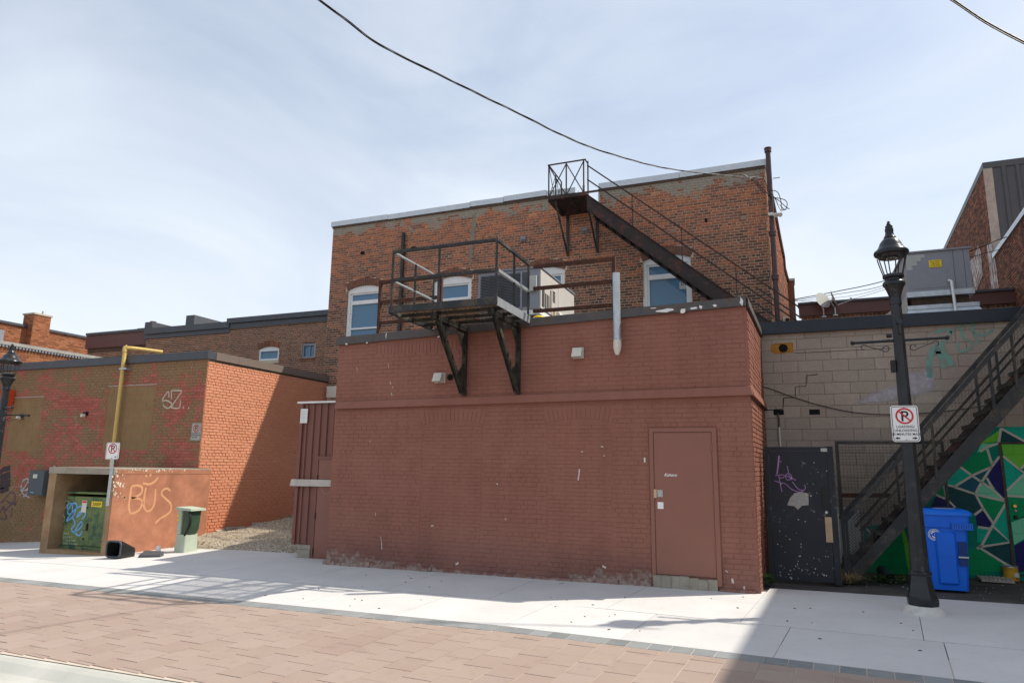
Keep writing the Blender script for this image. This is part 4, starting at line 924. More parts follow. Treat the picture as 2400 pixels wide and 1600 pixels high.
for xb in (-5.06, -4.08):
    br = MB().bar((xb,9.16,FZ-0.105),(xb,10.39,FZ-0.105), 0.06, 0.09).build('bracket', OLIVE_STEEL, fe)
    MB().bar((xb+0.0,10.355,2.88),(xb+0.0,10.355,FZ-0.155), 0.075, 0.06, up=(0,1,0)).build('wall_post', OLIVE_STEEL, br)
    d = MB(); a = Vector((xb,9.36,FZ-0.155)); b = Vector((xb,10.30,2.92)); d.bar(a, b, 0.062, 0.012, up=(0,1,1)); d.bar(a+Vector((0.036,0,0)), b+Vector((0.036,0,0)), 0.009, 0.07, up=(0,1,1)); d.bar(a-Vector((0.036,0,0)), b-Vector((0.036,0,0)), 0.009, 0.07, up=(0,1,1))
    d.build('strut', OLIVE_STEEL, br)
    MB().prism([(xb-0.006,9.40,FZ-0.152),(xb-0.006,9.78,FZ-0.152),(xb-0.006,9.68,FZ-0.42),(xb-0.006,9.60,FZ-0.52)], (1,0,0), 0.012).build('gusset', OLIVE_STEEL, br)
    MB().prism([(xb-0.006,10.02,FZ-0.152),(xb-0.006,10.318,FZ-0.152),(xb-0.006,10.318,FZ-0.62),(xb-0.006,10.25,FZ-0.45)], (1,0,0), 0.012).build('gusset', OLIVE_STEEL, br)
    MB().prism([(xb-0.006,10.10,3.22),(xb-0.006,10.318,3.42),(xb-0.006,10.318,2.94)], (1,0,0), 0.012).build('gusset', OLIVE_STEEL, br)
RZ = FZ+0.94
def post(x, y, z0=FZ-0.05, z1=RZ, mt=BLACK_STEEL, par=fe, w=0.038): MB().box(x-w/2,x+w/2,y-0.004,y+0.004,z0,z1).box(x-w/2,x-w/2+0.007,y+0.0045,y+w,z0,z1).build('post', mt, par)
for x, y in [(FX0+0.02,FY0+0.012),(-4.87,FY0+0.012),(FX1-0.02,FY0+0.012),(FX1-0.02,9.70),(FX1-0.02,FY1),(FX0+0.02,9.70),(FX0+0.02,FY1)]: post(x, y)
for z in (RZ, FZ+0.47):
    w = 0.045
    MB().angle((FX0,FY0+0.03,z),(FX1,FY0+0.03,z), w, 0.007).build('rail', BLACK_STEEL, fe)
    MB().angle((FX1-0.02,FY0+0.06,z-0.001),(FX1-0.02,FY1,z-0.001), w, 0.007).build('rail', BLACK_STEEL if z == RZ else SILVER, fe)
    MB().angle((FX0+0.02,FY0+0.06,z-0.001),(FX0+0.02,FY1,z-0.001), w, 0.007, flip=-1).build('rail', SILVER, fe)  # sunlit look of these left rails is put into the pale metal colour
def roof_rail(label, x0, x1, posts, zb):
    r = thing('roof_railing', label, 'railing', ((x0+x1)/2, 10.47, zb), 'rusty railings on the annex roof edge')
    for x in posts: MB().box(x-0.028,x+0.028,10.44,10.448,zb-0.1,5.06).box(x+0.02,x+0.028,10.4485,10.50,zb-0.1,5.06).build('post', RUST, r)
    for z in (5.04, 4.66, 4.27): MB().angle((x0,10.47,z),(x1,10.47,z), 0.055, 0.008).build('rail', RUST, r)
roof_rail('rusty three-bar railing on the annex roof left of the balcony', -6.91, -5.60, (-6.88,-5.62), 4.05)
roof_rail('rusty three-bar railing on the annex roof right of the balcony', -3.86, -2.46, (-2.48,), 4.13)
# ------------------------------------------------------------------ rooftop unit on the annex
ac = thing('rooftop_air_conditioner', 'grey rooftop air conditioner with louvres behind the balcony', 'air conditioner', (-4.85, 13, 4.06))
X0, X1, Y0, Y1, Z0, Z1 = -5.60, -4.285, 12.0, 14.25, 4.70, 5.50
MB().box(X0,X1-0.012,Y0,Y1,Z0,Z1).build('cabinet', AC_GREY, ac)
MB().box(X1-0.011,X1,Y0+0.02,Y1-0.01,Z0+0.01,Z1-0.01).build('side_panel', AC_SUNLIT, ac); MB().box(X0-0.03,X1+0.02,Y0-0.03,Y1+0.03,Z1+0.002,Z1+0.03).build('lid', AC_GREY, ac)
MB().box(X0+0.05,X1-0.42,Y0-0.006,Y0-0.001,Z0+0.05,Z1-0.06).build('louvre_back', AC_DARK, ac)
for k in range(21): z = Z0+0.07+k*0.032; MB().hexa([(X0+0.06,Y0-0.03,z),(X1-0.43,Y0-0.03,z),(X1-0.43,Y0-0.007,z+0.012),(X0+0.06,Y0-0.007,z+0.012)], [(X0+0.06,Y0-0.028,z+0.004),(X1-0.43,Y0-0.028,z+0.004),(X1-0.43,Y0-0.005,z+0.017),(X0+0.06,Y0-0.005,z+0.017)]).build('louvre', LOUVRE, ac)
MB().box(X1-0.36,X1-0.22,Y0-0.008,Y0-0.001,Z0+0.05,Z1-0.06).build('filter_grille', AC_DARK, ac); MB().box(X1-0.40,X1-0.37,Y0-0.02,Y0-0.001,Z0+0.02,Z1-0.03).build('panel_rib', AC_GREY, ac)
MB().box(X1-0.21,X1-0.06,Y0-0.07,Y0-0.002,Z0+0.34,Z1-0.16).build('control_box', SIGN_GREY, ac)
for k, (a, zt) in enumerate([(12.10,0.42),(12.18,0.47),(12.28,0.36),(12.38,0.36),(12.48,0.36),(12.60,0.50)]): MB().box(X1+0.001,X1+0.005,a,a+0.055,Z0+0.06,Z0+zt).build('vent_slot', VOID, ac)
for k in range(8): MB().box(X1+0.001,X1+0.005,12.74,12.90,Z0+0.30+k*0.03,Z0+0.314+k*0.03).build('vent_slot', VOID, ac)
MB().box(X1+0.001,X1+0.004,13.10,13.105,Z0+0.02,Z1-0.03).build('panel_seam', AC_GREY, ac); MB().prism([(X1+0.002,13.0,Z0+0.02),(X1+0.10,13.0,Z0+0.02),(X1+0.05,13.0,Z0+0.14),(X1+0.002,13.0,Z0+0.14)], (0,1,0), 0.3).build('rain_hood', OFFWHITE, ac)
MB().box(X0+0.1,X1-0.1,Y0+0.12,Y1-0.1,4.02,Z0-0.102).build('roof_stand', AC_DARK, ac); MB().box(X0+0.02,X1-0.02,Y0+0.03,Y1-0.03,Z0-0.10,Z0-0.002).build('base_rail', WHITE_PAINT, ac)
MB().tube(smooth_path([(-4.30,11.7,4.15),(-4.30,11.7,4.42),(-4.20,11.72,4.46),(-4.06,11.9,4.44),(-3.98,12.1,4.40)], 4), 0.032, 8).build('gas_pipe', YELLOW_L, ac, smooth=True)
MB().tube([(-4.24,12.72,4.16),(-4.24,12.72,4.8)], 0.022, 8).build('gas_riser', YELLOW, ac)
# ------------------------------------------------------------------ small fittings on the annex
p0 = PY(1444, 640, 10.27); vp = MB().tube([(p0.x,10.27,3.62),(p0.x,10.27,p0.z)], 0.058, 16).build('vent_pipe', SILVER, loc=(p0.x,10.27,3.45), smooth=True)
tag(vp, 'upright galvanised vent pipe with a taped white foot on the annex roof edge', 'pipe')
MB().tube([(p0.x,10.27,3.43),(p0.x,10.27,3.50),(p0.x,10.27,3.57),(p0.x+0.003,10.27,3.66)], [0.03,0.055,0.066,0.061], 12).build('taped_end', OFFWHITE, vp, smooth=True)
for z in (3.94, 3.68): MB().tube([(p0.x-0.07,10.30,z),(p0.x,10.205,z),(p0.x+0.07,10.30,z)], 0.007, 6).build('strap', SILVER, vp)
def hood(px, py, label):
    p = PY(px, py, 10.39); r = thing('vent_hood', label, 'vent', (p.x, 10.39, p.z-0.08), 'white dryer vent hoods on the annex')
    x, z = p.x, p.z; MB().box(x-0.085,x+0.085,10.365,10.392,z-0.09,z+0.085).build('base_plate', OFFWHITE, r)
    MB().add([(x-0.075,10.364,z+0.08),(x+0.075,10.364,z+0.08),(x-0.075,10.31,z+0.075),(x+0.075,10.31,z+0.075),(x-0.08,10.24,z-0.075),(x+0.08,10.24,z-0.075),(x-0.08,10.364,z-0.085),(x+0.08,10.364,z-0.085)], [(0,1,3,2),(2,3,5,4),(4,5,7,6),(0,2,4,6),(1,7,5,3)]).build('cowl', OFFWHITE, r)
    MB().box(x-0.06,x+0.06,10.262,10.36,z-0.084,z-0.080).build('flap', SIGN_GREY, r)
hood(1031, 885, 'weathered white vent hood low under the balcony strut'); hood(1356, 827, 'white vent hood right of the balcony, below the vent pipe')
p = PY(1055, 884, 10.39); MB().tube([(p.x,10.388,p.z),(p.x,10.394,p.z)], 0.055, 14).build('pipe_hole', VOID, annex); MB().box(p.x-0.11,p.x-0.09,10.386,10.392,p.z-0.09,p.z+0.08).build('bare_brick_edge', OFFWHITE, annex)
# ------------------------------------------------------------------ lean-to shed beside the annex
sh = thing('lean_to_shed', 'narrow brown ribbed metal lean-to with a door, between annex and gravel alley', 'shed', (-8.3, 11.0, -0.05))
SX0, SX1, SY, SZ = -8.93, -7.70, 11.0, 2.90
MB().box(SX0,SX1,SY+0.03,13.5,0.20,SZ-0.02).build('side_panel', SHED, sh); MB().box(-8.46,SX1,SY+0.031,SY+0.6,-0.1,0.199).build('base_panel', SHED, sh)
x = SX0
while x < SX1-0.05:
    z0 = 0.22 if x < -8.47 else 1.82
    MB().add([(x,SY+0.028,z0),(x+0.10,SY+0.028,z0),(x+0.112,SY,z0),(x+0.148,SY,z0),(x+0.16,SY+0.028,z0),(x,SY+0.028,SZ-0.03),(x+0.10,SY+0.028,SZ-0.03),(x+0.112,SY,SZ-0.03),(x+0.148,SY,SZ-0.03),(x+0.16,SY+0.028,SZ-0.03)], [(i,i+1,i+6,i+5) for i in range(4)]).build('siding_panel', SHED, sh); x += 0.16
MB().box(SX0-0.02,SX0+0.05,SY-0.012,SY+0.06,0.2,SZ-0.04).build('corner_trim', SHED, sh)
MB().box(SX0-0.06,SX1,SY-0.06,13.5,SZ-0.015,SZ+0.02).build('roof', WHITE_PAINT, sh)
sdr = MB().box(-8.47,-8.42,SY-0.03,SY+0.03,-0.08,1.86).box(-8.42,-7.80,SY-0.03,SY+0.03,1.80,1.86).build('door', SHED, sh)
MB().box(-8.412,-7.86,SY-0.022,SY+0.02,-0.07,1.795).build('door_leaf', DOOR_BROWN, sdr); MB().box(-7.855,-7.80,SY+0.0,SY+0.01,-0.05,1.60).build('door_gap', VOID, sdr)
for z in (1.45, 0.75, 0.1): MB().tube([(-8.418,SY-0.035,z-0.06),(-8.418,SY-0.035,z+0.06)], 0.009, 6).build('hinge', BLACK, sdr)
bd = MB().hexa([(-9.03,SY-0.075,1.29),(-7.98,SY-0.075,1.30),(-7.98,SY-0.035,1.30),(-9.03,SY-0.035,1.29)], [(-9.0,SY-0.075,1.42),(-7.98,SY-0.075,1.42),(-7.98,SY-0.035,1.42),(-9.0,SY-0.035,1.42)]).build('brace_board', PINE, sh)
pa = PY(715, 945, SY-0.03); MB().box(-8.93,-8.76,SY-0.02,SY-0.016,2.50,2.78).build('paper_notice', WHITE_PAINT, sh)
for k in range(8): MB().box(-8.915,-8.915+random.uniform(0.08,0.14),SY-0.0215,SY-0.0205,2.73-k*0.027,2.736-k*0.027).build('print_line', SIGN_GREY, sh)
MB().ribbon(smooth_path([(-8.33,SY-0.024,1.48),(-8.32,SY-0.024,1.27),(-8.26,SY-0.024,1.18),(-8.14,SY-0.024,1.17),(-8.08,SY-0.024,1.26),(-8.09,SY-0.024,1.46)], 5), 0.022, NF).build('faded_scrawl', simple('faded_tan', (0.30,0.17,0.13), 0.8), sdr, recalc=False)
cbk = thing('concrete_block', 'pale broken concrete block under the corner of the brown lean-to', 'block', (-8.62, 11.05, -0.05))
MB().box(-8.78,-8.50,10.98,11.2,-0.1,0.12).build('lower_block', OLDCONC, cbk); MB().box(-8.80,-8.50,10.99,11.2,0.125,0.205).build('upper_block', OLDCONC, cbk)
pb = PY(778, 918, 17.0); tag(MB().box(pb.x-0.16,pb.x+0.2,16.95,17.19,pb.z-0.17,pb.z+0.17).build('wall_box', OFFWHITE, loc=(pb.x,17.19,pb.z-0.17)), 'small weathered white wall box in the corner left of the annex', 'vent box')
# ------------------------------------------------------------------ upper fire escape on the main building
uf = thing('upper_fire_escape', 'rusty steel roof landing and long stair against the main brick wall', 'fire escape', (-4.95, 17.19, 7.4))
UX0, UX1, UY0, UZ = -5.50, -4.49, 16.02, 8.63
fl = MB()
for k in range(24): y = UY0+0.03+k*0.048; fl.bar((UX0,y,UZ),(UX1,y,UZ), 0.036, 0.014)
fl.build('slat_floor', RUSTY_DARK, uf, kind='stuff', recalc=False)
MB().angle((UX0,UY0,UZ-0.02),(UX1,UY0,UZ-0.02), 0.07, 0.01).angle((UX0,UY0,UZ-0.03),(UX0,17.18,UZ-0.03), 0.07, 0.01).angle((UX1,UY0,UZ-0.03),(UX1,17.18,UZ-0.03), 0.07, 0.01).bar((-5.0,UY0,UZ-0.03),(-5.0,17.18,UZ-0.03), 0.08, 0.03).angle((UX0,17.17,UZ-0.03),(UX1,17.17,UZ-0.03), 0.07, 0.01).build('floor_frame', RUSTY_DARK, uf)
for x in (UX0+0.16, UX1-0.02):
    b_ = MB().bar((x,17.165,7.40),(x,17.165,UZ-0.06), 0.07, 0.03, up=(0,1,0)).build('bracket', BLACK_STEEL, uf)
    MB().bar((x,UY0+0.05,UZ-0.06),(x,17.15,7.42), 0.045, 0.03).build('strut', BLACK_STEEL, b_)
UT = UZ+0.93
for x, y in [(UX0,UY0),(-5.02,UY0),(UX1-0.06,UY0),(UX1+0.02,UY0+0.12),(UX0,16.6),(UX0,17.1)]: MB().bar((x,y,UZ-0.03),(x,y,UT if y < 16.5 else UT-0.02), 0.034, 0.02, up=(0,1,0)).build('post', RUSTY_DARK, uf)
MB().bar((UX0-0.03,UY0,UT),(UX1,UY0,UT), 0.04, 0.025).bar((UX0,UY0,UT-0.001),(UX0,17.1,UT-0.021), 0.03, 0.02).bar((UX1-0.02,UY0,UT-0.001),(UX1+0.02,UY0+0.12,UT-0.06), 0.03, 0.02).build('top_rail', RUSTY_DARK, uf)
for a, b in [((UX0,UT-0.03),(-5.02,UZ+0.02)),((UX0,UZ+0.02),(-5.02,UT-0.03)),((-5.02,UT-0.03),(UX1-0.06,UZ+0.02)),((-5.02,UZ+0.02),(UX1-0.06,UT-0.03))]: MB().bar((a[0],UY0+0.004,a[1]),(b[0],UY0+0.004,b[1]), 0.008, 0.028, up=(0,0,1)).build('cross_brace', BLACK_STEEL, uf)
for a, b in [((UY0,UT-0.03),(16.6,UZ+0.02)),((UY0,UZ+0.02),(16.6,UT-0.03)),((16.6,UT-0.03),(17.1,UZ+0.02)),((16.6,UZ+0.02),(17.1,UT-0.03))]: MB().bar((UX0+0.004,a[0],a[1]),(UX0+0.004,b[0],b[1]), 0.014, 0.014).build('cross_brace', BLACK_STEEL, uf)
SLP = -0.862
def zt(x): return 8.60+SLP*(x+4.47)
XE = 0.42
for y in (16.03, 16.78): MB().prism([(-4.47,y,zt(-4.47)),(XE,y,zt(XE)),(XE,y,zt(XE)-0.40),(-4.47,y,zt(-4.47)-0.42)], (0,1,0), 0.014).build('stringer', RUSTY_DARK, uf)
for y in (16.005, ): MB().bar((-4.47,y+0.01,zt(-4.47)+0.004),(XE,y+0.01,zt(XE)+0.004), 0.06, 0.012).bar((-4.47,y+0.01,zt(-4.47)-0.42),(XE,y+0.01,zt(XE)-0.405), 0.06, 0.012).build('stringer_flange', RUSTY_DARK, uf)
n = 21
for k in range(n): x = -4.40+k*0.228; MB().box(x,x+0.22,16.05,16.775,zt(x+0.11)-0.24,zt(x+0.11)-0.225).box(x,x+0.012,16.05,16.775,zt(x+0.11)-0.30,zt(x+0.11)-0.241).build('tread', OLIVE_STEEL, uf)
for z0, z1 in ((9.40,5.22),(9.01,4.86)): MB().bar((-4.46,16.04,z0),(XE,16.04,z1), 0.03, 0.03).build('hand_rail', RUSTY_DARK, uf)
for z0, z1 in ((6.0,5.17),(5.6,4.75)): MB().bar((-0.55,16.80,z0),(XE,16.80,z1), 0.03, 0.03).build('hand_rail', BLACK_STEEL, uf)
for x in (-3.31,-2.13,-0.93,0.27): MB().bar((x,16.04,zt(x)),(x,16.04,9.40+(x+4.46)*-0.8565), 0.022, 0.03, up=(0,1,0)).build('post', BLACK_STEEL, uf)
# pipes on the main wall
bpipe = MB().tube([(-10.54,17.12,4.3),(-10.54,17.12,8.66)], 0.055, 12).build('wall_pipe', BLACK_STEEL, loc=(-10.54,17.12,4.3), smooth=True); tag(bpipe, 'straight black pipe running up the main brick wall behind the balcony', 'pipe')
for z in (8.05, 6.6): MB().box(-10.62,-10.46,17.07,17.19,z-0.015,z+0.015).build('strap', BLACK_STEEL, bpipe)
sp = MB().tube([(-0.10,17.02,4.22),(-0.10,17.02,9.55)], 0.062, 14).build('stack_pipe', BROWN_PIPE, loc=(-0.10,17.02,4.22), smooth=True); tag(sp, 'tall brown cast iron stack pipe at the right corner of the main building', 'pipe')
for z in (9.52, 7.35, 6.25, 4.95): MB().lathe((-0.10,17.02,z), [(0.063,-0.07),(0.082,-0.05),(0.082,0.03),(0.09,0.035),(0.09,0.06),(0.063,0.075)], 14).build('collar', BROWN_PIPE, sp, smooth=True)
MB().box(-0.02,0.14,17.0,17.03,8.76,8.775).build('bracket', SILVER, sp)
fd = thing('flood_light', 'small white twin flood lamp clamped on the brown stack pipe', 'light', (-0.1, 16.96, 7.75))
MB().box(-0.17,-0.06,16.88,16.96,7.78,7.85).build('mount', OFFWHITE, fd)
for dx in (-0.02, 0.07): MB().tube([(dx-0.05,16.9,7.80),(dx,16.84,7.76),(dx+0.03,16.80,7.73)], [0.02,0.05,0.055], 10).build('lamp_head', OFFWHITE, fd, smooth=True)
cm = thing('security_camera', 'white security camera box low on the sunlit side of the main building', 'camera', (0.06, 20.5, 5.75))
MB().box(0.02,0.16,20.3,20.8,5.78,5.98).build('housing', OFFWHITE, cm); MB().tube([(0.12,20.31,5.88),(0.14,20.22,5.86)], 0.05, 12).build('lens', BLACK, cm)
# ------------------------------------------------------------------ cables
def plane_pt(px, py, a, b):     # vertical plane through plan points a,b
    d = ray(px, py); nx, ny = (b[1]-a[1]), -(b[0]-a[0]); t = (nx*(a[0]-CAM.x)+ny*(a[1]-CAM.y))/(nx*d.x+ny*d.y); return CAM+d*t
PA, PBq = (-3.33,7.88), (-0.12,16.9)
cpts = [plane_pt(x, y, PA, PBq) for x, y in [(748,0),(815,50),(890,105),(1000,161),(1110,215),(1220,268),(1320,318),(1420,357),(1560,394),(1700,411),(1786,417)]]
d0 = (cpts[0]-cpts[1]).normalized(); cpts = [cpts[0]+d0*3.2+Vector((0,0,0.25)), cpts[0]+d0*1.5+Vector((0,0,0.05))]+cpts
path = smooth_path(cpts, 8); cab = thing('service_cable', 'twisted black overhead service cable sagging across the sky to the stack pipe', 'cable', tuple(path[-1]))
for s_ in range(3):
    q = []; L_ = 0
    for i, p in enumerate(path):
        if i: L_ += (p-path[i-1]).length
        a = L_*3.2+s_*2.094; q.append(p+Vector((math.cos(a)*0.009, 0, math.sin(a)*0.009)))
    MB().tube(q, 0.0065 if s_ else 0.005, 6).build('strand', BLACK if s_ else WIRE_GREY, cab, smooth=True)
lp = MB()
for pts in [[(1700,411),(1760,414),(1785,440),(1800,455),(1825,470),(1842,485),(1850,490)],[(1745,410),(1768,425),(1790,452),(1812,462),(1838,468),(1845,478),(1840,492),(1828,480)],[(1806,446),(1822,450),(1830,470),(1833,492),(1840,490)],[(1806,450),(1818,468),(1824,482),(1832,496)],[(1790,417),(1796,432),(1800,452),(1802,470)]]:
    lp.tube(smooth_path([PY(x, y, 16.9+0.05*math.sin(x)) for x, y in pts], 5), 0.010, 6)
lp.build('drip_loop', BLACK, cab, smooth=True)
c2 = smooth_path([PY(x, y, 11.0) for x, y in [(2160,-45),(2235,0),(2310,50),(2400,98),(2480,136)]], 5)
tag(MB().tube(c2, 0.013, 6).tube([p+Vector((0,0.02,-0.02)) for p in c2], 0.009, 6).build('overhead_cable', BLACK, loc=tuple(c2[0]), smooth=True), 'short dark overhead cable crossing the top right corner of the sky', 'cable')
for k, (pts, r, lab) in enumerate([([(1858,702),(1960,683),(2080,656),(2275,588),(2340,562),(2420,535)],0.018,'thick upper cable from the main building towards the right brick wall'),([(1858,704),(1990,685),(2075,668),(2275,603),(2420,566)],0.012,'second cable down, from the main building to the right brick wall'),([(1858,706),(1990,694),(2075,673),(2130,650)],0.008,'third cable down, sagging behind the right lamp head'),([(1860,704),(1950,708),(2000,700),(2075,678),(2130,655)],0.008,'lowest thin cable sagging over the two satellite dishes')]):
    q = smooth_path([PY(x, y, 22.3-0.35*max(0, (x-1858)/100) if x < 2200 else 20.2) for x, y in pts], 6)
    tag(MB().tube(q, r*0.7, 6).build('roof_cable', BLACK, loc=tuple(q[0]), smooth=True), lab, 'cable', 'cables strung over the right roofs')
q = smooth_path([PY(x, y, BYF-0.03) for x, y in [(1786,907),(1800,909),(1870,934),(1940,954),(2010,967),(2085,971),(2180,967),(2260,958),(2345,945)]], 6)
tag(MB().tube(q, 0.008, 6).build('wall_cable', BLACK, loc=tuple(q[0]), smooth=True), 'thin black cable slack across the grey block wall', 'cable')

# ------------------------------------------------------------------ street lamps
def lamp(name, label, x, y, sc, rf, h0):
    r = thing(name, label, 'street lamp', (x, y, h0), 'black lantern street lamps')
    P = lambda prof: [(a*sc*rf, b*sc) for a, b in prof]; O = (x, y, h0)
    MB().lathe(O, P([(0.29,-0.03),(0.27,0.02),(0.225,0.07),(0.205,0.09)]), 28).build('concrete_collar', m_conc('pale_collar', (0.5,0.49,0.46), (0.62,0.6,0.56), 0.5, 8), r, smooth=True)
    MB().lathe(O, P([(0.195,0.085),(0.205,0.12),(0.205,0.17),(0.19,0.19),(0.165,0.27),(0.145,0.36),(0.135,0.43),(0.15,0.45),(0.15,0.475),(0.118,0.49)]), 8, R(22.5)).build('base', LAMP_BLACK, r)
    MB().lathe(O, P([(0.122,0.47),(0.098,1.9),(0.076,3.84)]), 8, R(22.5)).build('shaft', LAMP_BLACK, r)
    MB().lathe(O, P([(0.082,3.80),(0.086,3.83),(0.078,3.86),(0.085,3.92),(0.115,4.0),(0.142,4.055),(0.155,4.06),(0.158,4.09),(0.14,4.115),(0.115,4.125),(0.118,4.15),(0.148,4.165),(0.148,4.20),(0.10,4.215),(0.03,4.22)]), 24).build('capital', LAMP_BLACK, r, smooth=True)
    hd = MB().lathe(O, P([(0.02,4.435),(0.19,4.44),(0.205,4.47),(0.235,4.475),(0.246,4.50),(0.238,4.525),(0.19,4.56),(0.165,4.60),(0.145,4.645),(0.11,4.685),(0.082,4.705),(0.088,4.715),(0.065,4.75),(0.055,4.79),(0.06,4.80),(0.06,4.835),(0.052,4.84),(0.052,4.875),(0.044,4.88),(0.028,4.885),(0.034,4.90),(0.02,4.92),(0.022,4.935),(0.0,4.95)]), 32).build('lantern_head', LAMP_BLACK, r, smooth=True)
    led = MB().lathe(O, P([(0.10,4.430),(0.10,4.434)]), 18).build('led_panel', AC_DARK, hd)
    for k in range(10): a = k*0.628; MB().lathe((x+0.068*rf*sc*math.cos(a), y+0.068*rf*sc*math.sin(a), h0), P([(0.013,4.424),(0.013,4.4295)]), 6).build('led', OFFWHITE, led)
    for k in range(8):
        a = R(22.5+45*k); MB().tube(smooth_path([(x+rr_*rf*sc*math.cos(a), y+rr_*rf*sc*math.sin(a), h0+z*sc) for rr_, z in [(0.132,4.19),(0.158,4.27),(0.185,4.36),(0.208,4.45)]], 3), 0.0075*sc, 5).build('cage_bar', LAMP_BLACK, r)
    return r
LXr, LYr = 1.385, 9.9; LZ = gz(LXr, LYr)
rl = lamp('street_lamp', 'black lantern street lamp standing by the blue bin on the right', LXr, LYr, 1.0, 0.85, LZ)
def banner_arm(par, c, d, ln, nm='banner_arm'):
    c = Vector(c); d = Vector(d).normalized(); o = MB().tube([c+d*0.06, c+d*ln], 0.019, 10); e = c+d*(ln+0.012)
    o.tube([e-d*0.028, e-d*0.01, e+d*0.012, e+d*0.026], [0.012,0.03,0.03,0.012], 10)
    a = o.build(nm, LAMP_BLACK, par, smooth=True)
    def sp(cx, cz, r, a0, a1, sgn): return [c+d*(cx+r*(1-0.45*t)*math.cos(a0+(a1-a0)*t)*sgn)+Vector((0,0,cz+r*(1-0.45*t)*math.sin(a0+(a1-a0)*t))) for t in [i/9 for i in range(10)]]
    f0 = ln*0.30; f1 = ln*0.78
    MB().tube(sp(f0, -0.095, 0.045, R(-100), R(190), -1)[::-1]+[c+d*(f0+0.05)+Vector((0,0,-0.115)), c+d*(f1-0.04)+Vector((0,0,-0.055))]+sp(f1, -0.07, 0.042, R(150), R(-110), 1), 0.006, 5).build('scroll', LAMP_BLACK, a)
ac_ = Vector((LXr, LYr, LZ+3.33))
banner_arm(rl, ac_, (1,0.0,0.01), 0.52); banner_arm(rl, ac_, (-1,0.0,-0.01), 0.53)
MB().tube([(LXr+0.01,LYr-0.07,LZ+3.56),(LXr+0.01,LYr-0.105,LZ+3.56)], 0.035, 10).tube([(LXr+0.01,LYr-0.075,LZ+3.40),(LXr+0.01,LYr-0.075,LZ+3.55)], 0.02, 8).build('outlet_cover', LAMP_BLACK, rl, smooth=True)
MB().box(LXr-0.118,LXr-0.07,LYr-0.05,LYr+0.05,LZ+2.92,LZ+3.07).build('receptacle_box', BLACK, rl)
MB().tube([(LXr-0.08,LYr,LZ+3.40),(LXr-0.14,LYr,LZ+3.40)], 0.03, 10).build('bolt_knob', LAMP_BLACK, rl, smooth=True)
lx_, ly_ = -16.06, 9.8; lz_ = gz(lx_, ly_); ls_ = (PY(28, 848, ly_).z-lz_)/4.49
ll = lamp('street_lamp', 'black lantern street lamp at the left edge, before the patchy wall', lx_, ly_, ls_, 1.06, lz_)
banner_arm(ll, (lx_, ly_, lz_+3.36*ls_), (1,-0.35,-0.02), 0.72); banner_arm(ll, (lx_, ly_, lz_+3.36*ls_), (-1,0.35,0.02), 0.72); banner_arm(ll, (lx_, ly_, lz_+3.2*ls_), (0.8,0.6,0.0), 0.5)
# ------------------------------------------------------------------ signs
def rrect(c, U, V, w, h, r, k=5):
    pts = []; c = Vector(c)
    for sx, sy, a0 in ((1,1,0),(-1,1,90),(-1,-1,180),(1,-1,270)):
        for i in range(k+1): a = R(a0+90*i/k); pts.append(c+U*(sx*(w/2-r)+r*math.cos(a))+V*(sy*(h/2-r)+r*math.sin(a)))
    return pts
def ring(mb, c, U, V, r0, r1, n=36, N=NF, off=0.0):
    c = Vector(c)+N*off; o = len(mb.v)
    for k in range(n):
        a = 2*math.pi*k/n
        for r_ in (r0, r1): mb.v.append(tuple(c+U*math.cos(a)*r_+V*math.sin(a)*r_))
    for k in range(n): k2 = (k+1) % n; mb.f.append((o+2*k, o+2*k+1, o+2*k2+1, o+2*k2))
    return mb
def np_sign(name, label, c, U, N, w, h, lines, arrows, plate=SIGN_WHITE, border=True, sym=0.28):
    U = Vector(U).normalized(); N = Vector(N).normalized(); V = EZ; c = Vector(c)
    r = thing(name, label, 'sign', tuple(c-V*h/2)); MB().prism(rrect(c, U, V, w, h, 0.035*w/0.3), -N, 0.004).build('plate', plate, r)
    if border:
        b = MB(); A = rrect(c+N*0.0012, U, V, w*0.93, h*0.955, 0.03*w/0.3); Bq = rrect(c+N*0.0012, U, V, w*0.885, h*0.925, 0.022*w/0.3); n = len(A)
        b.add(A+Bq, [(i, (i+1) % n, n+(i+1) % n, n+i) for i in range(n)]); b.build('border', INK, r, recalc=False)
    R1 = w*0.33; sc_ = c+V*(h/2-R1-h*0.065)
    text_mb('P', sc_-V*R1*0.62, U, V, R1*1.8, N, 0.0015).build('letter', INK, r, recalc=False)
    ring(MB(), sc_, U, V, R1*0.80, R1, N=N, off=0.002).build('prohibition_ring', SIGN_RED, r, recalc=False)
    q = (U-V).normalized(); MB().ribbon([sc_-q*R1*0.85, sc_+q*R1*0.85], R1*0.17, N, 0.0025).build('prohibition_bar', SIGN_RED, r, recalc=False)
    for i, (t, sz, zz) in enumerate(lines): text_mb(t, c+V*zz, U, V, sz, N, 0.0015).build('lettering', INK, r, recalc=False)
    for ux, zz, sg, s_ in arrows:
        p = c+U*ux+V*zz+N*0.0015; MB().poly([p+U*sg*s_, p-U*sg*s_*0.2+V*s_*0.65, p-U*sg*s_*0.0+V*s_*0.22, p-U*sg*s_*0.9+V*s_*0.3, p-U*sg*s_*0.9-V*s_*0.3, p-U*sg*s_*0.0-V*s_*0.22, p-U*sg*s_*0.2-V*s_*0.65]).build('arrow', INK, r, recalc=False)
    for zz in (h/2-0.022, -h/2+0.022): MB().tube([c+V*zz+N*0.001, c+V*zz+N*0.008], 0.009, 8).build('bolt', SIGN_GREY, r)
    return r
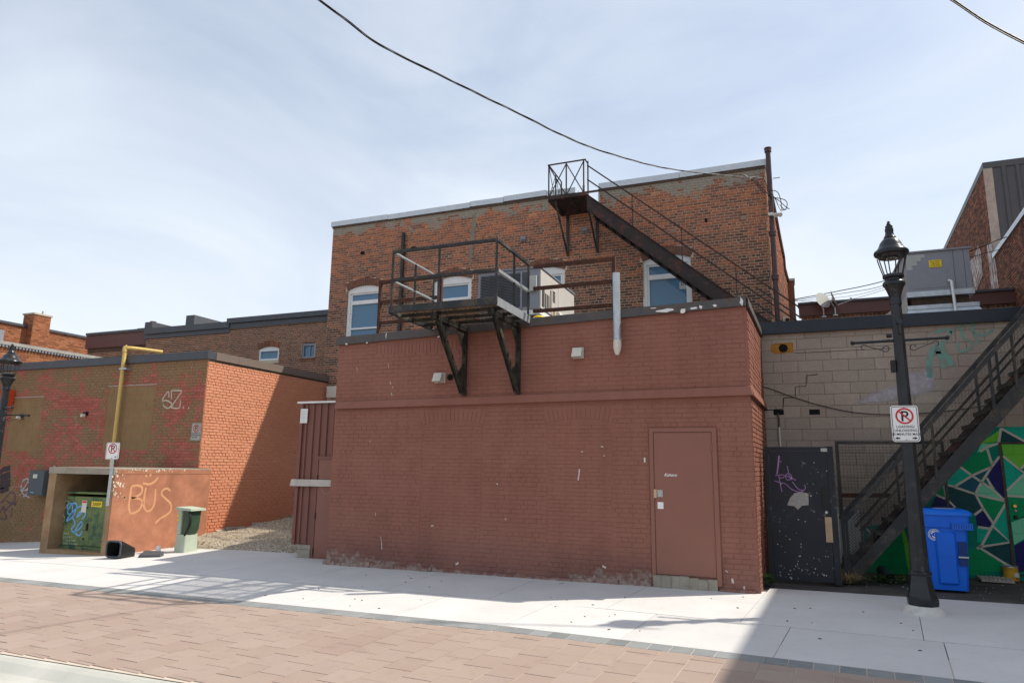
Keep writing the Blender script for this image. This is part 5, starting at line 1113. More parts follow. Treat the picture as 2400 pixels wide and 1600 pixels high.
s1 = np_sign('parking_sign', 'white no parking sign with loading times on the right street lamp', (1.352, LYr-0.115, 2.30), (1,0.0,0), NF, 0.305, 0.45, [('LOADING/',0.042,-0.052),('UNLOADING',0.042,-0.098),('30 MINUTES MAX',0.040,-0.144)], [(-0.095,-0.18,-1,0.03),(0.095,-0.18,1,0.03)])
Uw = Vector((1,0.18,0)).normalized(); Nw = Vector((0.18,-1,0)).normalized()
s2 = np_sign('parking_sign', 'white no parking sign on a galvanised post in front of the yellow pipe', (-12.39, 9.70, 1.915), Uw, Nw, 0.30, 0.33, [], [(0.085,-0.115,1,0.026)])
pst = MB().angle((-12.385,9.74,0.86),(-12.385,9.74,2.0), 0.06, 0.008, up=(0,1,0)).build('post', SILVER, s2)
s3 = np_sign('parking_sign', 'weathered grey loading zone sign near the corner of the patchy wall', (-13.21, LYF-0.02, 2.44), EX, NF, 0.30, 0.42, [('LOADING &',0.046,-0.055),('UNLOADING',0.046,-0.10),('ZONE',0.046,-0.148)], [(-0.095,-0.135,-1,0.028)], plate=SIGN_GREY, border=True)

# ------------------------------------------------------------------ blue bin and the clutter at the right
bn = thing('recycling_bin', 'blue wheeled recycling bin with lid by the mural', 'bin', (1.98, 11.75, gz(1.98, 11.75)))
g = gz(1.98, 11.75); bx0, bx1, by0, by1 = 1.66, 2.26, 11.42, 12.1
def loft(mb, secs):
    o = len(mb.v); n = len(secs[0])
    for s_ in secs: mb.v += [tuple(p) for p in s_]
    for i in range(len(secs)-1):
        for k in range(n): k2 = (k+1) % n; mb.f.append((o+i*n+k, o+i*n+k2, o+(i+1)*n+k2, o+(i+1)*n+k))
    mb.f.append(tuple(o+k for k in range(n))[::-1]); mb.f.append(tuple(o+(len(secs)-1)*n+k for k in range(n))); return mb
def rr_sec(x0, x1, y0, y1, z, r=0.05): return rrect(((x0+x1)/2, (y0+y1)/2, z), EX, EY, x1-x0, y1-y0, r, 4)
bodyb = loft(MB(), [rr_sec(bx0+0.075,bx1-0.075,by0+0.06,by1-0.08,g+0.02), rr_sec(bx0+0.07,bx1-0.07,by0+0.055,by1-0.075,g+0.10), rr_sec(bx0+0.03,bx1-0.03,by0+0.02,by1-0.02,g+0.80), rr_sec(bx0+0.028,bx1-0.028,by0+0.018,by1-0.018,g+0.86), rr_sec(bx0,bx1,by0-0.01,by1+0.01,g+0.865), rr_sec(bx0-0.005,bx1+0.005,by0-0.015,by1+0.015,g+1.03)]).build('bin_body', BLUE_BIN, bn, smooth=True)
MB().add([(bx0+0.16,by0+0.005,g+0.80),(bx1-0.19,by0+0.005,g+0.80),(bx1-0.20,by0+0.03,g+0.10),(bx0+0.17,by0+0.03,g+0.10),(bx0+0.18,by0-0.012,g+0.78),(bx1-0.21,by0-0.012,g+0.78),(bx1-0.215,by0+0.012,g+0.12),(bx0+0.185,by0+0.012,g+0.12)], [(4,5,6,7),(0,1,5,4),(1,2,6,5),(2,3,7,6),(3,0,4,7)]).build('front_rib', BLUE_BIN, bn)
MB().box(bx1-0.17,bx1-0.07,by0+0.004,by0+0.03,g+0.36,g+0.68).build('grip_recess', simple('dark_blue', (0.004,0.03,0.16), 0.5), bn); MB().tube([(bx1-0.18,by0+0.0,g+0.47),(bx1-0.06,by0+0.0,g+0.47)], 0.014, 8).build('catch_bar', SILVER, bn)
lid = loft(MB(), [rr_sec(bx0-0.03,bx1+0.03,by0-0.04,by1+0.03,g+1.032), rr_sec(bx0-0.03,bx1+0.03,by0-0.04,by1+0.03,g+1.07), rr_sec(bx0+0.0,bx1+0.0,by0+0.0,by1,g+1.10), rr_sec(bx0+0.05,bx1-0.05,by0+0.06,by1-0.04,g+1.115)]).build('lid', BLUE_LID, bn, smooth=True)
MB().box(bx0+0.2,bx1-0.14,by0+0.12,by0+0.3,g+1.1155,g+1.1175).build('label', OFFWHITE, lid)
MB().box(bx1-0.24,bx1+0.02,by0-0.035,by0-0.02,g+0.84,g+0.93).build('lifting_lip', BLUE_BIN, bn)
for k in range(9): MB().box(bx1-0.235+k*0.029,bx1-0.229+k*0.029,by0-0.037,by0-0.0355,g+0.85,g+0.92).build('lip_rib', BLACK, bn)
MB().tube([(bx0-0.0,by1+0.02,g+0.99),(bx1,by1+0.02,g+0.99)], 0.018, 8).build('handle', BLUE_BIN, bn)
for x in (bx0+0.045, bx1-0.045): MB().tube([(x-0.035,by1-0.06,g+0.125),(x+0.035,by1-0.06,g+0.125)], 0.125, 18).build('wheel', BLACK, bn, smooth=True)
ec = (bx0+0.155, by0+0.0085, g+0.76); em = MB(); ring(em, ec, EX, EZ, 0.055, 0.062, 24); em.ribbon(smooth_path([Vector(ec)+Vector((a*0.06,-0.001,b*0.06)) for a, b in [(-0.6,0.2),(-0.2,0.65),(0.5,0.5),(0.1,0.05),(0.55,-0.35),(0.05,-0.65),(-0.45,-0.3)]], 5), 0.016, NF)
ring(em, ec, EX, EZ, 0.072, 0.078, 24); em.build('emblem', SIGN_WHITE, bn, recalc=False)
eg = thing('egg_carton', 'grey egg tray lying on the asphalt beside the bin', 'egg tray', (2.77, 12.72, gz(2.77, 12.72))); g2 = gz(2.77, 12.72)
CART = simple('egg_tray_pulp', (0.36,0.33,0.29), 0.95, var=0.12)
MB().box(2.55,2.97,12.55,12.88,g2,g2+0.03).build('tray', CART, eg)
cn = MB()
for i in range(8):
    for j_ in range(6): cn.lathe((2.578+i*0.052, 12.58+j_*0.054, g2+0.03), [(0.022,0.0),(0.017,0.018),(0.008,0.026)], 6)
cn.build('cups', CART, eg, kind='stuff')
tn = thing('paint_can', 'old red and yellow paint tin on the ground by the green door', 'tin', (3.0, 12.86, gz(3.0, 12.86))); g3 = gz(3.0, 12.86)
MB().lathe((3.0,12.86,g3), [(0.10,0.0),(0.10,0.20)], 20).build('tin_body', worn('tin_label', (0.45,0.03,0.02), (0.55,0.35,0.03), 0.5, 0.45, scale=10), tn, smooth=True); MB().lathe((3.0,12.86,g3), [(0.105,0.195),(0.105,0.212),(0.09,0.212),(0.09,0.20)], 20).build('rim', SILVER, tn, smooth=True)
MB().box(3.02,3.08,12.758,12.761,g3+0.06,g3+0.12).build('label', OFFWHITE, tn)
dp = MB().tube([(1.22,12.5,gz(1.2,12.5)+0.10),(1.27,11.9,gz(1.25,11.9)+0.075)], 0.07, 14, cap=False).tube([(1.22,12.5,gz(1.2,12.5)+0.10),(1.27,11.9,gz(1.25,11.9)+0.075)], 0.06, 14, cap=False).build('drain_pipe', METER_GREY, loc=(1.25,12.1,gz(1.25,12.1)), smooth=True, recalc=False); tag(dp, 'cut dark grey plastic drain pipe lying under the steel stair', 'pipe')
def leafy(name, label, cat, c, n, h, spread, mt, blade=False, seed=1, lw=0.05):
    r = random.Random(seed); b = MB(); c = Vector(c)
    for k in range(n):
        a = r.uniform(0, 6.283); d = Vector((math.cos(a), math.sin(a), 0)); s_ = Vector((-d.y, d.x, 0)); q = c+d*r.uniform(0, spread*0.5)+Vector((0,0,0.005))
        if blade:
            hh = h*r.uniform(0.5, 1); w = 0.006; mid = q+d*spread*r.uniform(.2,.6)+Vector((0,0,hh*0.8)); tip = q+d*spread*r.uniform(.6,1.3)+Vector((0,0,hh*r.uniform(.3,1)))
            b.add([q-s_*w, q+s_*w, mid+s_*w*.8, mid-s_*w*.8, tip], [(0,1,2,3),(3,2,4)])
        else:
            q = q+d*spread*r.uniform(0, .6)+Vector((0,0,h*r.uniform(.05, 1))); l = lw*r.uniform(.7, 1.5); w = l*0.4; up = Vector((0,0,r.uniform(-.5,.5)))
            dd = (d+up).normalized(); b.add([q, q+dd*l*.45+s_*w, q+dd*l, q+dd*l*.45-s_*w], [(0,1,2,3)])
    st_ = b.build(name, mt, loc=tuple(c), recalc=False); return tag(st_, label, cat, kind='stuff')
leafy('dry_grass', 'clump of straw coloured dry grass at the foot of the black gate', 'grass', PG(1985, 1366)+Vector((0,0.05,0)), 420, 0.22, 0.24, STRAW, True, 3)
leafy('weed', 'low green weeds growing under the steel stair', 'weed', (1.02, 12.0, gz(1.0,12)), 260, 0.13, 0.42, LEAF, False, 5, 0.04)
leafy('weed', 'small green weeds between the cut pipe and lamp base', 'weed', (1.46, 12.05, gz(1.5,12)), 180, 0.11, 0.35, LEAF, False, 6, 0.04)
leafy('weed', 'bright green weed in the corner between annex and black gate', 'weed', PG(1793, 1374)+Vector((0,0.05,0)), 90, 0.17, 0.13, LEAF, False, 7, 0.07)
lt_ = MB(); rl_ = random.Random(12)
for k in range(46):
    x = rl_.uniform(0.6, 3.0); y = rl_.uniform(11.1, 12.7); s_ = rl_.uniform(0.006, 0.02); a = rl_.uniform(0, 6); lt_.obox((x, y, gz(x, y)-0.008), (math.cos(a), math.sin(a), 0), (-math.sin(a), math.cos(a), 0), EZ, s_, s_*0.6, 0.008)
tag(lt_.build('litter', SIGN_GREY, loc=(1.8,11.8,0.08)), 'scraps of pale litter and grit on the asphalt', 'litter', kind='stuff')
wd_ = MB(); rw_ = random.Random(21)
for k in range(42):
    x = rw_.uniform(-7, 2.2); y = rw_.uniform(7.6, 10.2); a = rw_.uniform(0, 6); s_ = rw_.uniform(0.012, 0.035); wd_.obox((x, y, gz(x, y)+0.004), (math.cos(a), math.sin(a), 0), (-math.sin(a), math.cos(a), 0), EZ, s_, s_*0.5, 0.006)
tag(wd_.build('leaf_litter', BROWNWOOD, loc=(-2,9,0)), 'scattered dead leaf bits on the pavement', 'leaves', kind='stuff')
# ------------------------------------------------------------------ black gate and steel stair at the right
GY = 11.42
gt = thing('steel_gate', 'scuffed black steel door with purple scrawl between annex and steel stair', 'gate', (0.1, GY, gz(0.1, GY)))
a = PY(1799, 1200, GY).x; b = PY(1962, 1200, GY).x; zt_ = PY(1880, 1047, GY).z; zb_ = gz(0.1, GY)+0.02
MB().box(a,a+0.055,GY-0.03,GY+0.08,zb_,zt_).box(b-0.09,b,GY-0.03,GY+0.08,zb_,zt_+0.01).box(a+0.055,b-0.09,GY-0.03,GY+0.08,zt_-0.06,zt_).build('frame', NAVY_DOOR, gt)
lf_ = MB().box(a+0.06,b-0.095,GY-0.018,GY+0.03,zb_+0.02,zt_-0.065).build('door_leaf', NAVY_DOOR, gt)
def gp(px, py, dy=-0.021): q = PY(px, py, GY+dy); return q
MB().box(gp(1932,1200).x,gp(1948,1200).x,GY-0.035,GY-0.0185,gp(1940,1270).z,gp(1940,1211).z).build('kick_plate', simple('bare_bronze', (0.42,0.30,0.19), 0.5, 0.3), lf_)
MB().box(gp(1930,1200).x,gp(1947,1200).x,GY-0.045,GY-0.0185,gp(1940,1190).z,gp(1940,1145).z).build('lock_guard', BLACK, lf_)
q = gp(1937,1200); MB().tube([(q.x,GY-0.018,q.z),(q.x,GY-0.035,q.z)], 0.02, 12).build('lock_cylinder', SILVER, lf_, smooth=True)
MB().box(gp(1923,1050).x,gp(1938,1050).x,GY-0.032,GY-0.0185,gp(1930,1058).z,gp(1930,1050).z).build('closer_tab', SIGN_GREY, gt)
PURPLE = simple('purple_marker', (0.36,0.20,0.45), 0.6)
for pts, w in [([(1826,1067),(1824,1088),(1821,1112)],0.026),([(1845,1091),(1850,1115),(1855,1124)],0.012),([(1817,1114),(1835,1112),(1855,1120),(1866,1125)],0.014),([(1820,1110),(1832,1120),(1848,1108),(1856,1120),(1845,1124),(1840,1114)],0.012),([(1826,1118),(1830,1140),(1833,1152)],0.012),([(1815,1126),(1828,1130),(1842,1134),(1856,1146),(1872,1152),(1882,1150),(1888,1142),(1885,1135)],0.012),([(1857,1128),(1866,1140),(1874,1147),(1884,1148)],0.012)]:
    MB().ribbon(smooth_path([gp(x, y) for x, y in pts], 5), w*0.85, NF).build('purple_scrawl', PURPLE, lf_, recalc=False)
rs = random.Random(6); MB().poly([tuple(gp(x, y)) for x, y in [(1852,1166),(1862,1155),(1878,1152),(1895,1156),(1895,1183),(1880,1184),(1870,1194),(1862,1186),(1845,1183)]]).build('scraped_patch', simple('bare_primer', (0.34,0.33,0.31), 0.8, var=0.25, scale=30), lf_, recalc=False)
fk = MB()
for k in range(95):
    x = rs.uniform(1822, 1945); y = 1370-abs(rs.gauss(0, 1))*55 if k > 25 else rs.uniform(1080, 1360)
    if y > 1357 or y < 1075: continue
    q = gp(x, y); w = rs.uniform(0.003, 0.014); fk.poly([tuple(q+Vector((w*math.cos(t)*rs.uniform(.4,1.2), -0.0005, w*math.sin(t)*rs.uniform(.4,1.2)))) for t in [i*1.05 for i in range(6)]])
fk.build('paint_chips', SIGN_GREY, lf_, kind='stuff', recalc=False)
jb = thing('wood_jamb', 'dark weathered timber strips beside the black gate', 'timber', (-0.38, GY+0.1, 0.05)); MB().box(-0.40,a-0.012,GY+0.02,GY+0.09,zb_,zt_-0.02).build('board', BROWNWOOD, jb); MB().box(-0.385,-0.355,GY-0.02,GY+0.019,zb_,zt_-0.1).build('batten', BROWNWOOD, jb)
ss = thing('steel_stair', 'dark steel outdoor stair with mesh guard climbing to the right', 'stair', (0.8, 12.0, 0.08))
SS = 1.165
def zs_(x): return 0.30+SS*(x-0.74)
XT = 4.1
for y in (11.66, 12.48): MB().prism([(0.80,y,zs_(0.80)-0.26),(0.70,y,zs_(0.70)-0.02),(XT,y,zs_(XT)),(XT,y,zs_(XT)-0.30)], (0,1,0), 0.02).build('stringer', RUSTY_DARK if y > 12 else BLACK_STEEL, ss)
k = 0; x = 0.86
while x < XT-0.1:
    z = zs_(x)-0.03; MB().box(x-0.10,x+0.10,11.685,12.475,z-0.022,z).box(x-0.10,x-0.092,11.685,12.475,z-0.06,z-0.0225).build('tread', OLIVE_STEEL, ss)
    x += 0.172
for y in (11.65, 12.50):
    MB().bar((0.68,y,zs_(0.68)+0.72),(XT,y,zs_(XT)+0.72), 0.05, 0.06).build('hand_rail', BLACK_STEEL, ss); MB().bar((0.90,y+0.004,zs_(0.90)+0.35),(XT,y+0.004,zs_(XT)+0.35), 0.022, 0.035).build('mid_rail', OLIVE_STEEL, ss)
    for xx in (0.72, 1.55, 1.95, 2.75, 3.05, 3.9): MB().bar((xx,y,zs_(xx)-0.1),(xx,y,zs_(xx)+0.70), 0.035, 0.03, up=(0,1,0)).build('post', BLACK_STEEL, ss)
ms = MB(); x = 0.74
while x < XT: ms.bar((x,11.63,zs_(x)+0.02),(x,11.63,zs_(x)+0.69), 0.003, 0.003, up=(0,1,0)); x += 0.045
for k in range(1, 15): ms.bar((0.74,11.63,zs_(0.74)+k*0.047),(XT,11.63,zs_(XT)+k*0.047), 0.003, 0.003)
ms.build('wire_mesh', BLACK_STEEL, ss, kind='stuff', recalc=False)
dm = MB()                                           # coarser diamond mesh at the foot
for k in range(34):
    z = 0.12+k*0.045
    for sg in (1, -1):
        c = clip_line((0.68, z if sg > 0 else z), (0.7, 0.7*sg), 0.68, 1.06, 0.12, 1.12)
        if c: dm.bar((c[0][0],11.60,c[0][1]),(c[1][0],11.60,c[1][1]), 0.005, 0.005)
dm.build('diamond_mesh', BLACK_STEEL, ss, kind='stuff', recalc=False)
MB().bar((0.67,11.61,0.10),(0.67,11.61,1.05), 0.045, 0.04, up=(0,1,0)).build('newel_post', NAVY_DOOR, ss)
mp = thing('mesh_panel', 'wire mesh screen panel hung behind the foot of the steel stair', 'mesh', (1.3, 12.62, 0.5)); pl = PY(1957, 1037, 12.62); 
MX, MZ0, MZ1, ME = pl.x, 0.95, pl.z, pl.x+1.55
MB().bar((MX,12.62,MZ1),(ME,12.62,MZ1), 0.04, 0.05).bar((MX+0.02,12.62,MZ0),(MX+0.02,12.62,MZ1-0.026), 0.05, 0.04, up=(0,1,0)).bar((ME-0.02,12.62,MZ0),(ME-0.02,12.62,MZ1-0.026), 0.04, 0.04, up=(0,1,0)).build('frame', BLACK_STEEL, mp)
MB().bar((MX+0.046,12.61,1.32),(MX+0.75,12.61,1.34), 0.03, 0.07).build('rust_bar', RUST, mp)
wm = MB(); x = MX+0.05
while x < ME-0.03: wm.bar((x,12.62,MZ0),(x,12.62,MZ1-0.03), 0.0035, 0.0035, up=(0,1,0)); x += 0.05
z = MZ0
while z < MZ1-0.03: wm.bar((MX+0.046,12.625,z),(ME-0.04,12.625,z), 0.0035, 0.0035); z += 0.05
wm.build('wire_mesh', BLACK_STEEL, mp, kind='stuff', recalc=False)
eb = thing('electric_panel', 'pale metal panel box behind the mesh beside the black gate', 'panel', (0.85, 12.75, 0.35)); MB().box(0.62,0.98,12.66,12.9,0.35,1.12).build('box', SIGN_GREY, eb); MB().box(0.635,0.965,12.652,12.659,0.37,1.10).build('cover', SIGN_GREY, eb)
tb = MB().tube([(0.60,12.2,0.3),(0.60,12.2,1.05)], 0.055, 12).build('conduit', OFFWHITE, loc=(0.60,12.2,0.3), smooth=True); tag(tb, 'stub of cream conduit standing just right of the black gate', 'conduit')
# ------------------------------------------------------------------ block roof equipment
hv = thing('rooftop_hvac', 'large grey rooftop ventilation unit with yellow label on the block roof', 'air conditioner', (3.0, 16.2, 4.21))
HX0, HX1, HY0, HY1 = 2.40, 3.53, 15.5, 17.6
MB().box(HX0,HX1,HY0,HY1,5.30,6.11).build('cabinet', HVAC_GREY, hv); MB().box(HX0-0.03,HX1+0.03,HY0-0.03,HY1,6.112,6.145).build('lid', HVAC_GREY, hv); MB().box(HX0-0.015,HX1+0.02,HY0-0.02,HY1,5.19,5.297).build('base_frame', SILVER, hv)
MB().box(HX0+0.06,HX1-0.06,HY0+0.12,HY1,5.02,5.188).build('curb', BROWNWOOD, hv)
MB().hexa([(HX0-0.35,HY0-0.35,4.21),(HX1+0.5,HY0-0.35,4.21),(HX1+0.5,HY1,4.21),(HX0-0.35,HY1,4.21)], [(HX0-0.02,HY0+0.0,4.93),(HX1+0.06,HY0+0.0,4.93),(HX1+0.06,HY1,4.93),(HX0-0.02,HY1,4.93)]).build('skirt', SILVER, hv); MB().box(HX0-0.03,HX1+0.08,HY0-0.01,HY1,4.932,5.015).build('skirt_rim', SILVER, hv)
for xa_, xb_, za, zb in [(HX0+0.12,HX0+0.70,5.36,5.74)]: MB().box(xa_,xb_,HY0-0.008,HY0-0.001,za,zb).build('access_panel', HVAC_GREY, hv)
MB().box(HX0+0.845,HX0+0.85,HY0-0.003,HY0-0.001,5.31,6.1).build('panel_seam', VOID, hv); MB().box(HX1-0.105,HX1-0.10,HY0-0.003,HY0-0.001,5.31,6.1).build('panel_seam', VOID, hv)
yl = MB().box(HX0+0.42,HX0+0.64,HY0-0.012,HY0-0.009,5.78,5.93).build('warning_label', YELLOW_L, hv)
for i, t_ in enumerate(('DO NOT','TRUCK','THIS END')): text_mb(t_, (HX0+0.53,HY0-0.013,5.885-i*0.043), EX, EZ, 0.042, NF).build('lettering', INK, yl, recalc=False)
for (u, w_, z0, z1) in [(0.02,0.42,6.0,6.07),(0.02,0.33,5.93,5.998),(0.02,0.24,5.85,5.928),(0.02,0.13,5.76,5.848)]: MB().box(HX0+u,HX0+u+w_*0.8,HY0-0.005,HY0-0.002,z0,z1).build('data_sticker', SIGN_GREY, hv)
MB().tube([(HX0+0.80,HY0-0.10,4.22),(HX0+0.76,HY0-0.10,5.45),(HX0+0.72,HY0-0.06,5.47)], 0.028, 8).build('white_drain_pipe', WHITE_PAINT, hv, smooth=True)
MB().hexa([(HX0-0.10,HY0+0.4,4.5),(HX0-0.02,HY0+0.0,4.5),(HX0-0.02,HY1,4.5),(HX0-0.3,HY1,4.5)], [(HX0-0.10,HY0+0.4,5.18),(HX0-0.02,HY0+0.02,5.18),(HX0-0.02,HY1,5.18),(HX0-0.3,HY1,5.18)]).build('duct_side', SIGN_GREY, hv)
def dish(px, py, yawd, label):
    p = PY(px, py, 20.0); r = thing('satellite_dish', label, 'satellite dish', (p.x, 20.1, p.z-0.45), 'satellite dishes on the brown fascia')
    a = R(yawd); d = Vector((math.sin(a), -math.cos(a), 0.35)).normalized(); s_ = d.cross(EZ).normalized(); u = s_.cross(d); b = MB(); n = 24; rings = []
    for rr_, dd in [(0.0,-0.05),(0.10,-0.045),(0.18,-0.025),(0.24,0.0)]: rings.append([p+s_*rr_*math.cos(6.2832*k/n)*0.9+u*rr_*math.sin(6.2832*k/n)+d*dd for k in range(n)])
    loft(b, rings[1:]); b.build('reflector', SIGN_GREY, r, smooth=True)
    MB().tube([p-d*0.04, p-d*0.12, (p.x,20.1,p.z-0.25), (p.x,20.1,p.z-0.45)], 0.018, 8).build('mast', SILVER, r); MB().tube([p-u*0.2, p-u*0.22+d*0.33], 0.010, 6).tube([p-u*0.22+d*0.33, p-u*0.16+d*0.37], 0.028, 8).build('feed_arm', SILVER, r); MB().box(p.x-0.06,p.x+0.06,20.0,20.2,p.z-0.47,p.z-0.45).build('foot', SILVER, r)
dish(1929, 703, 35, 'round grey satellite dish facing the camera on the far brown fascia'); dish(1956, 699, 82, 'satellite dish seen edge-on, right of the other dish')

# ------------------------------------------------------------------ utility enclosure and fittings at the left
en = thing('concrete_enclosure', 'concrete utility enclosure with orange painted side holding a green cabinet', 'enclosure', (-13.4, 11.0, -0.2))
EX0, EX1, EY0, EY1, EZ0, EZ1 = -14.42, -12.50, 9.90, 12.36, -0.35, 1.58
MB().box(EX0,EX0+0.22,EY0,EY1,EZ0,EZ1-0.13).build('left_pier', ENC_FRAME, en); MB().box(EX1-0.15,EX1-0.012,EY0,EY0+0.25,EZ0,EZ1-0.13).build('right_pier', ENC_FRAME, en); MB().box(EX1-0.15,EX1-0.012,EY0+0.251,EY1,EZ0,EZ1-0.13).build('side_wall', OLDCONC, en)
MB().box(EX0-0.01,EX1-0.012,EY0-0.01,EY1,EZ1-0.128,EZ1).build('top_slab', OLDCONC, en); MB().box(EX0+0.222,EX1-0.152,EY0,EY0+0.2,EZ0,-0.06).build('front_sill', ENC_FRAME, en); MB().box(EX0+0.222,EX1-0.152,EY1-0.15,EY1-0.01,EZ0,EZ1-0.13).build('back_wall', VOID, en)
ENC = worn('orange_render', (0.37,0.155,0.09), (0.43,0.21,0.125), 0.08, 0.8, scale=3)
MB().box(EX1-0.0115,EX1+0.004,EY0+0.003,EY1-0.005,EZ0,EZ1-0.13).box(EX1-0.0115,EX1+0.004,EY0+0.06,EY1-0.005,EZ1-0.122,EZ1-0.03).build('painted_face', ENC, en)
TAN = simple('tan_spray', (0.56,0.29,0.15), 0.8, var=0.1)
def ep(px, py): return PX(px, py, EX1+0.006)
for pts in [[(305,1202),(302,1185),(306,1155),(309,1140),(322,1137),(333,1142),(331,1155),(318,1164),(308,1166),(325,1168),(334,1176),(328,1192),(315,1201),(305,1203)],[(342,1142),(338,1165),(337,1185),(344,1197),(355,1193),(362,1178),(365,1145)],[(399,1150),(392,1144),(382,1148),(379,1158),(388,1168),(400,1180),(400,1196),(390,1206),(375,1215),(364,1226)],[(335,1132),(350,1134),(362,1128),(371,1118)],[(342,1117),(343,1112)],[(352,1116),(353,1110)]]:
    MB().ribbon(smooth_path([ep(x, y) for x, y in pts], 5), 0.045, EX).build('spray_lettering', TAN, en, recalc=False)
fl_ = MB(); rs = random.Random(19)
for k in range(60):
    px = rs.uniform(262, 292) if k < 34 else rs.uniform(292, 440); py = rs.uniform(1102, 1170) if k < 34 else rs.uniform(1098, 1106); q = ep(px, py); w = rs.uniform(0.008, 0.032)
    fl_.poly([tuple(q+Vector((0.0008, w*0.8*math.cos(t)*rs.uniform(.4,1.2), w*1.3*math.sin(t)*rs.uniform(.4,1.2)))) for t in [i*0.9 for i in range(7)]])
fl_.build('peeled_flakes', simple('bare_concrete', (0.6,0.54,0.42), 0.9), en, kind='stuff', recalc=False)
tr = thing('transformer_cabinet', 'green metal transformer cabinet covered in blue graffiti inside the enclosure', 'cabinet', (-13.4, 10.6, -0.1))
TX0, TX1, TY0 = -14.17, -12.86, 10.16
MB().box(TX0-0.02,TX1+0.02,TY0-0.02,11.6,-0.14,0.0).build('base', TGREEN, tr); MB().hexa([(TX0,TY0+0.03,0.001),(TX1,TY0+0.03,0.001),(TX1,11.55,0.001),(TX0,11.55,0.001)], [(TX0,TY0+0.03,0.98),(TX1,TY0+0.03,0.98),(TX1,11.55,1.04),(TX0,11.55,1.04)]).build('cabinet', TGREEN, tr)
MB().box(TX0-0.02,TX1+0.03,TY0-0.01,11.6,1.042,1.08).build('lid', TGREEN, tr)
for xa_, xb_ in ((TX0+0.02,TX0+0.80),(TX0+0.81,TX1-0.01)): MB().box(xa_,xb_,TY0,TY0+0.029,0.02,0.985).build('door', TGREEN, tr)
def tp(px, py): return PY(px, py, TY0-0.003)
for pts, mt, w in [([(160,1195),(158,1182),(168,1180),(170,1195),(164,1204),(158,1200),(165,1185),(175,1178),(180,1184),(176,1200),(168,1212),(156,1220),(165,1205),(180,1190),(190,1186),(196,1190),(190,1202),(180,1212),(186,1200),(198,1194),(200,1206),(192,1216)],'B',0.032),([(170,1212),(176,1226),(168,1238),(172,1246),(184,1240),(192,1230),(190,1222),(180,1236),(176,1248),(186,1254),(193,1244)],'B',0.032),([(150,1178),(158,1172),(162,1182),(152,1190),(146,1200),(150,1212)],'W',0.012),([(146,1196),(152,1214),(148,1222)],'W',0.010)]:
    MB().ribbon(smooth_path([tp(x, y) for x, y in pts], 4), w, NF).build('graffiti', simple('sky_blue_spray', (0.15,0.38,0.68), 0.7) if mt == 'B' else SIGN_GREY, tr, recalc=False)
for i, t_ in enumerate(("Don't","look for","Tomorrow","until it's over")):
    q = tp(147, 1252+i*7.5); text_mb(t_, (q.x,TY0-0.004,q.z), EX, EZ, 0.085, NF, align='LEFT').build('handwriting', simple('pale_green_pen', (0.42,0.5,0.3), 0.7), tr, recalc=False)
q = tp(226, 1185); text_mb('20009', (q.x,TY0-0.005,q.z), EX, EZ, 0.10, NF).build('number', INK, tr, recalc=False); MB().box(q.x-0.15,q.x+0.15,TY0-0.0035,TY0-0.001,q.z-0.02,q.z+0.09).build('number_plate', YELLOW_L, tr)
q = tp(197, 1186); MB().box(q.x-0.07,q.x+0.07,TY0-0.004,TY0-0.001,q.z-0.12,q.z+0.12).build('warning_sticker', OFFWHITE, tr); MB().box(q.x-0.06,q.x+0.06,TY0-0.0055,TY0-0.0042,q.z+0.07,q.z+0.11).build('sticker_band', SIGN_RED, tr)
q = tp(205, 1232); MB().box(q.x-0.02,q.x+0.02,TY0-0.03,TY0-0.001,q.z-0.09,q.z+0.05).build('padlock_handle', BLACK, tr)
for px, py in ((205,1189),(195,1262)): q = tp(px, py); MB().tube([(q.x,TY0-0.012,q.z),(q.x,TY0,q.z)], 0.022, 8).build('bolt', BLACK, tr)
gp_ = thing('gas_pipe', 'yellow gas pipe rising up the patchy wall and bending over the roof', 'pipe', (-15.79, 12.38, 0.2))
MB().tube(smooth_path([(-15.79,12.38,0.4),(-15.79,12.38,2.5),(-15.79,12.38,4.45),(-15.785,12.38,4.55),(-15.74,12.42,4.60),(-15.6,12.6,4.60),(-15.3,13.1,4.58)], 4), 0.048, 12).build('pipe', YELLOW, gp_, smooth=True)
MB().tube([(-15.79,12.38,4.50),(-15.79,12.38,4.60),(-15.75,12.42,4.63)], 0.06, 12).build('elbow', YELLOW, gp_, smooth=True); MB().box(-15.86,-15.62,12.33,12.5,4.03,4.07).build('clamp', SILVER, gp_)
mt = thing('meter_box', 'dark grey electrical box with conduit on the patchy wall, left of the enclosure', 'electrical box', (-18.1, 12.4, 0.1))
MB().box(-18.52,-17.92,12.2,12.49,0.82,1.46).build('box', METER_GREY, mt); MB().box(-18.50,-17.94,12.185,12.198,0.84,1.44).build('cover', METER_GREY, mt); MB().box(-18.36,-18.20,12.18,12.184,1.26,1.36).build('label', OFFWHITE, mt); MB().tube([(-18.36,12.17,0.90),(-18.22,12.17,0.89)], 0.012, 6).build('latch', SILVER, mt)
MB().tube([(-17.85,12.44,0.80),(-17.85,12.44,0.30),(-17.88,12.44,0.12),(-17.95,12.48,0.05)], 0.035, 8).build('conduit', SILVER, mt, smooth=True); MB().tube([(-17.98,12.46,1.46),(-17.98,12.46,1.58)], 0.03, 8).build('conduit', SILVER, mt)
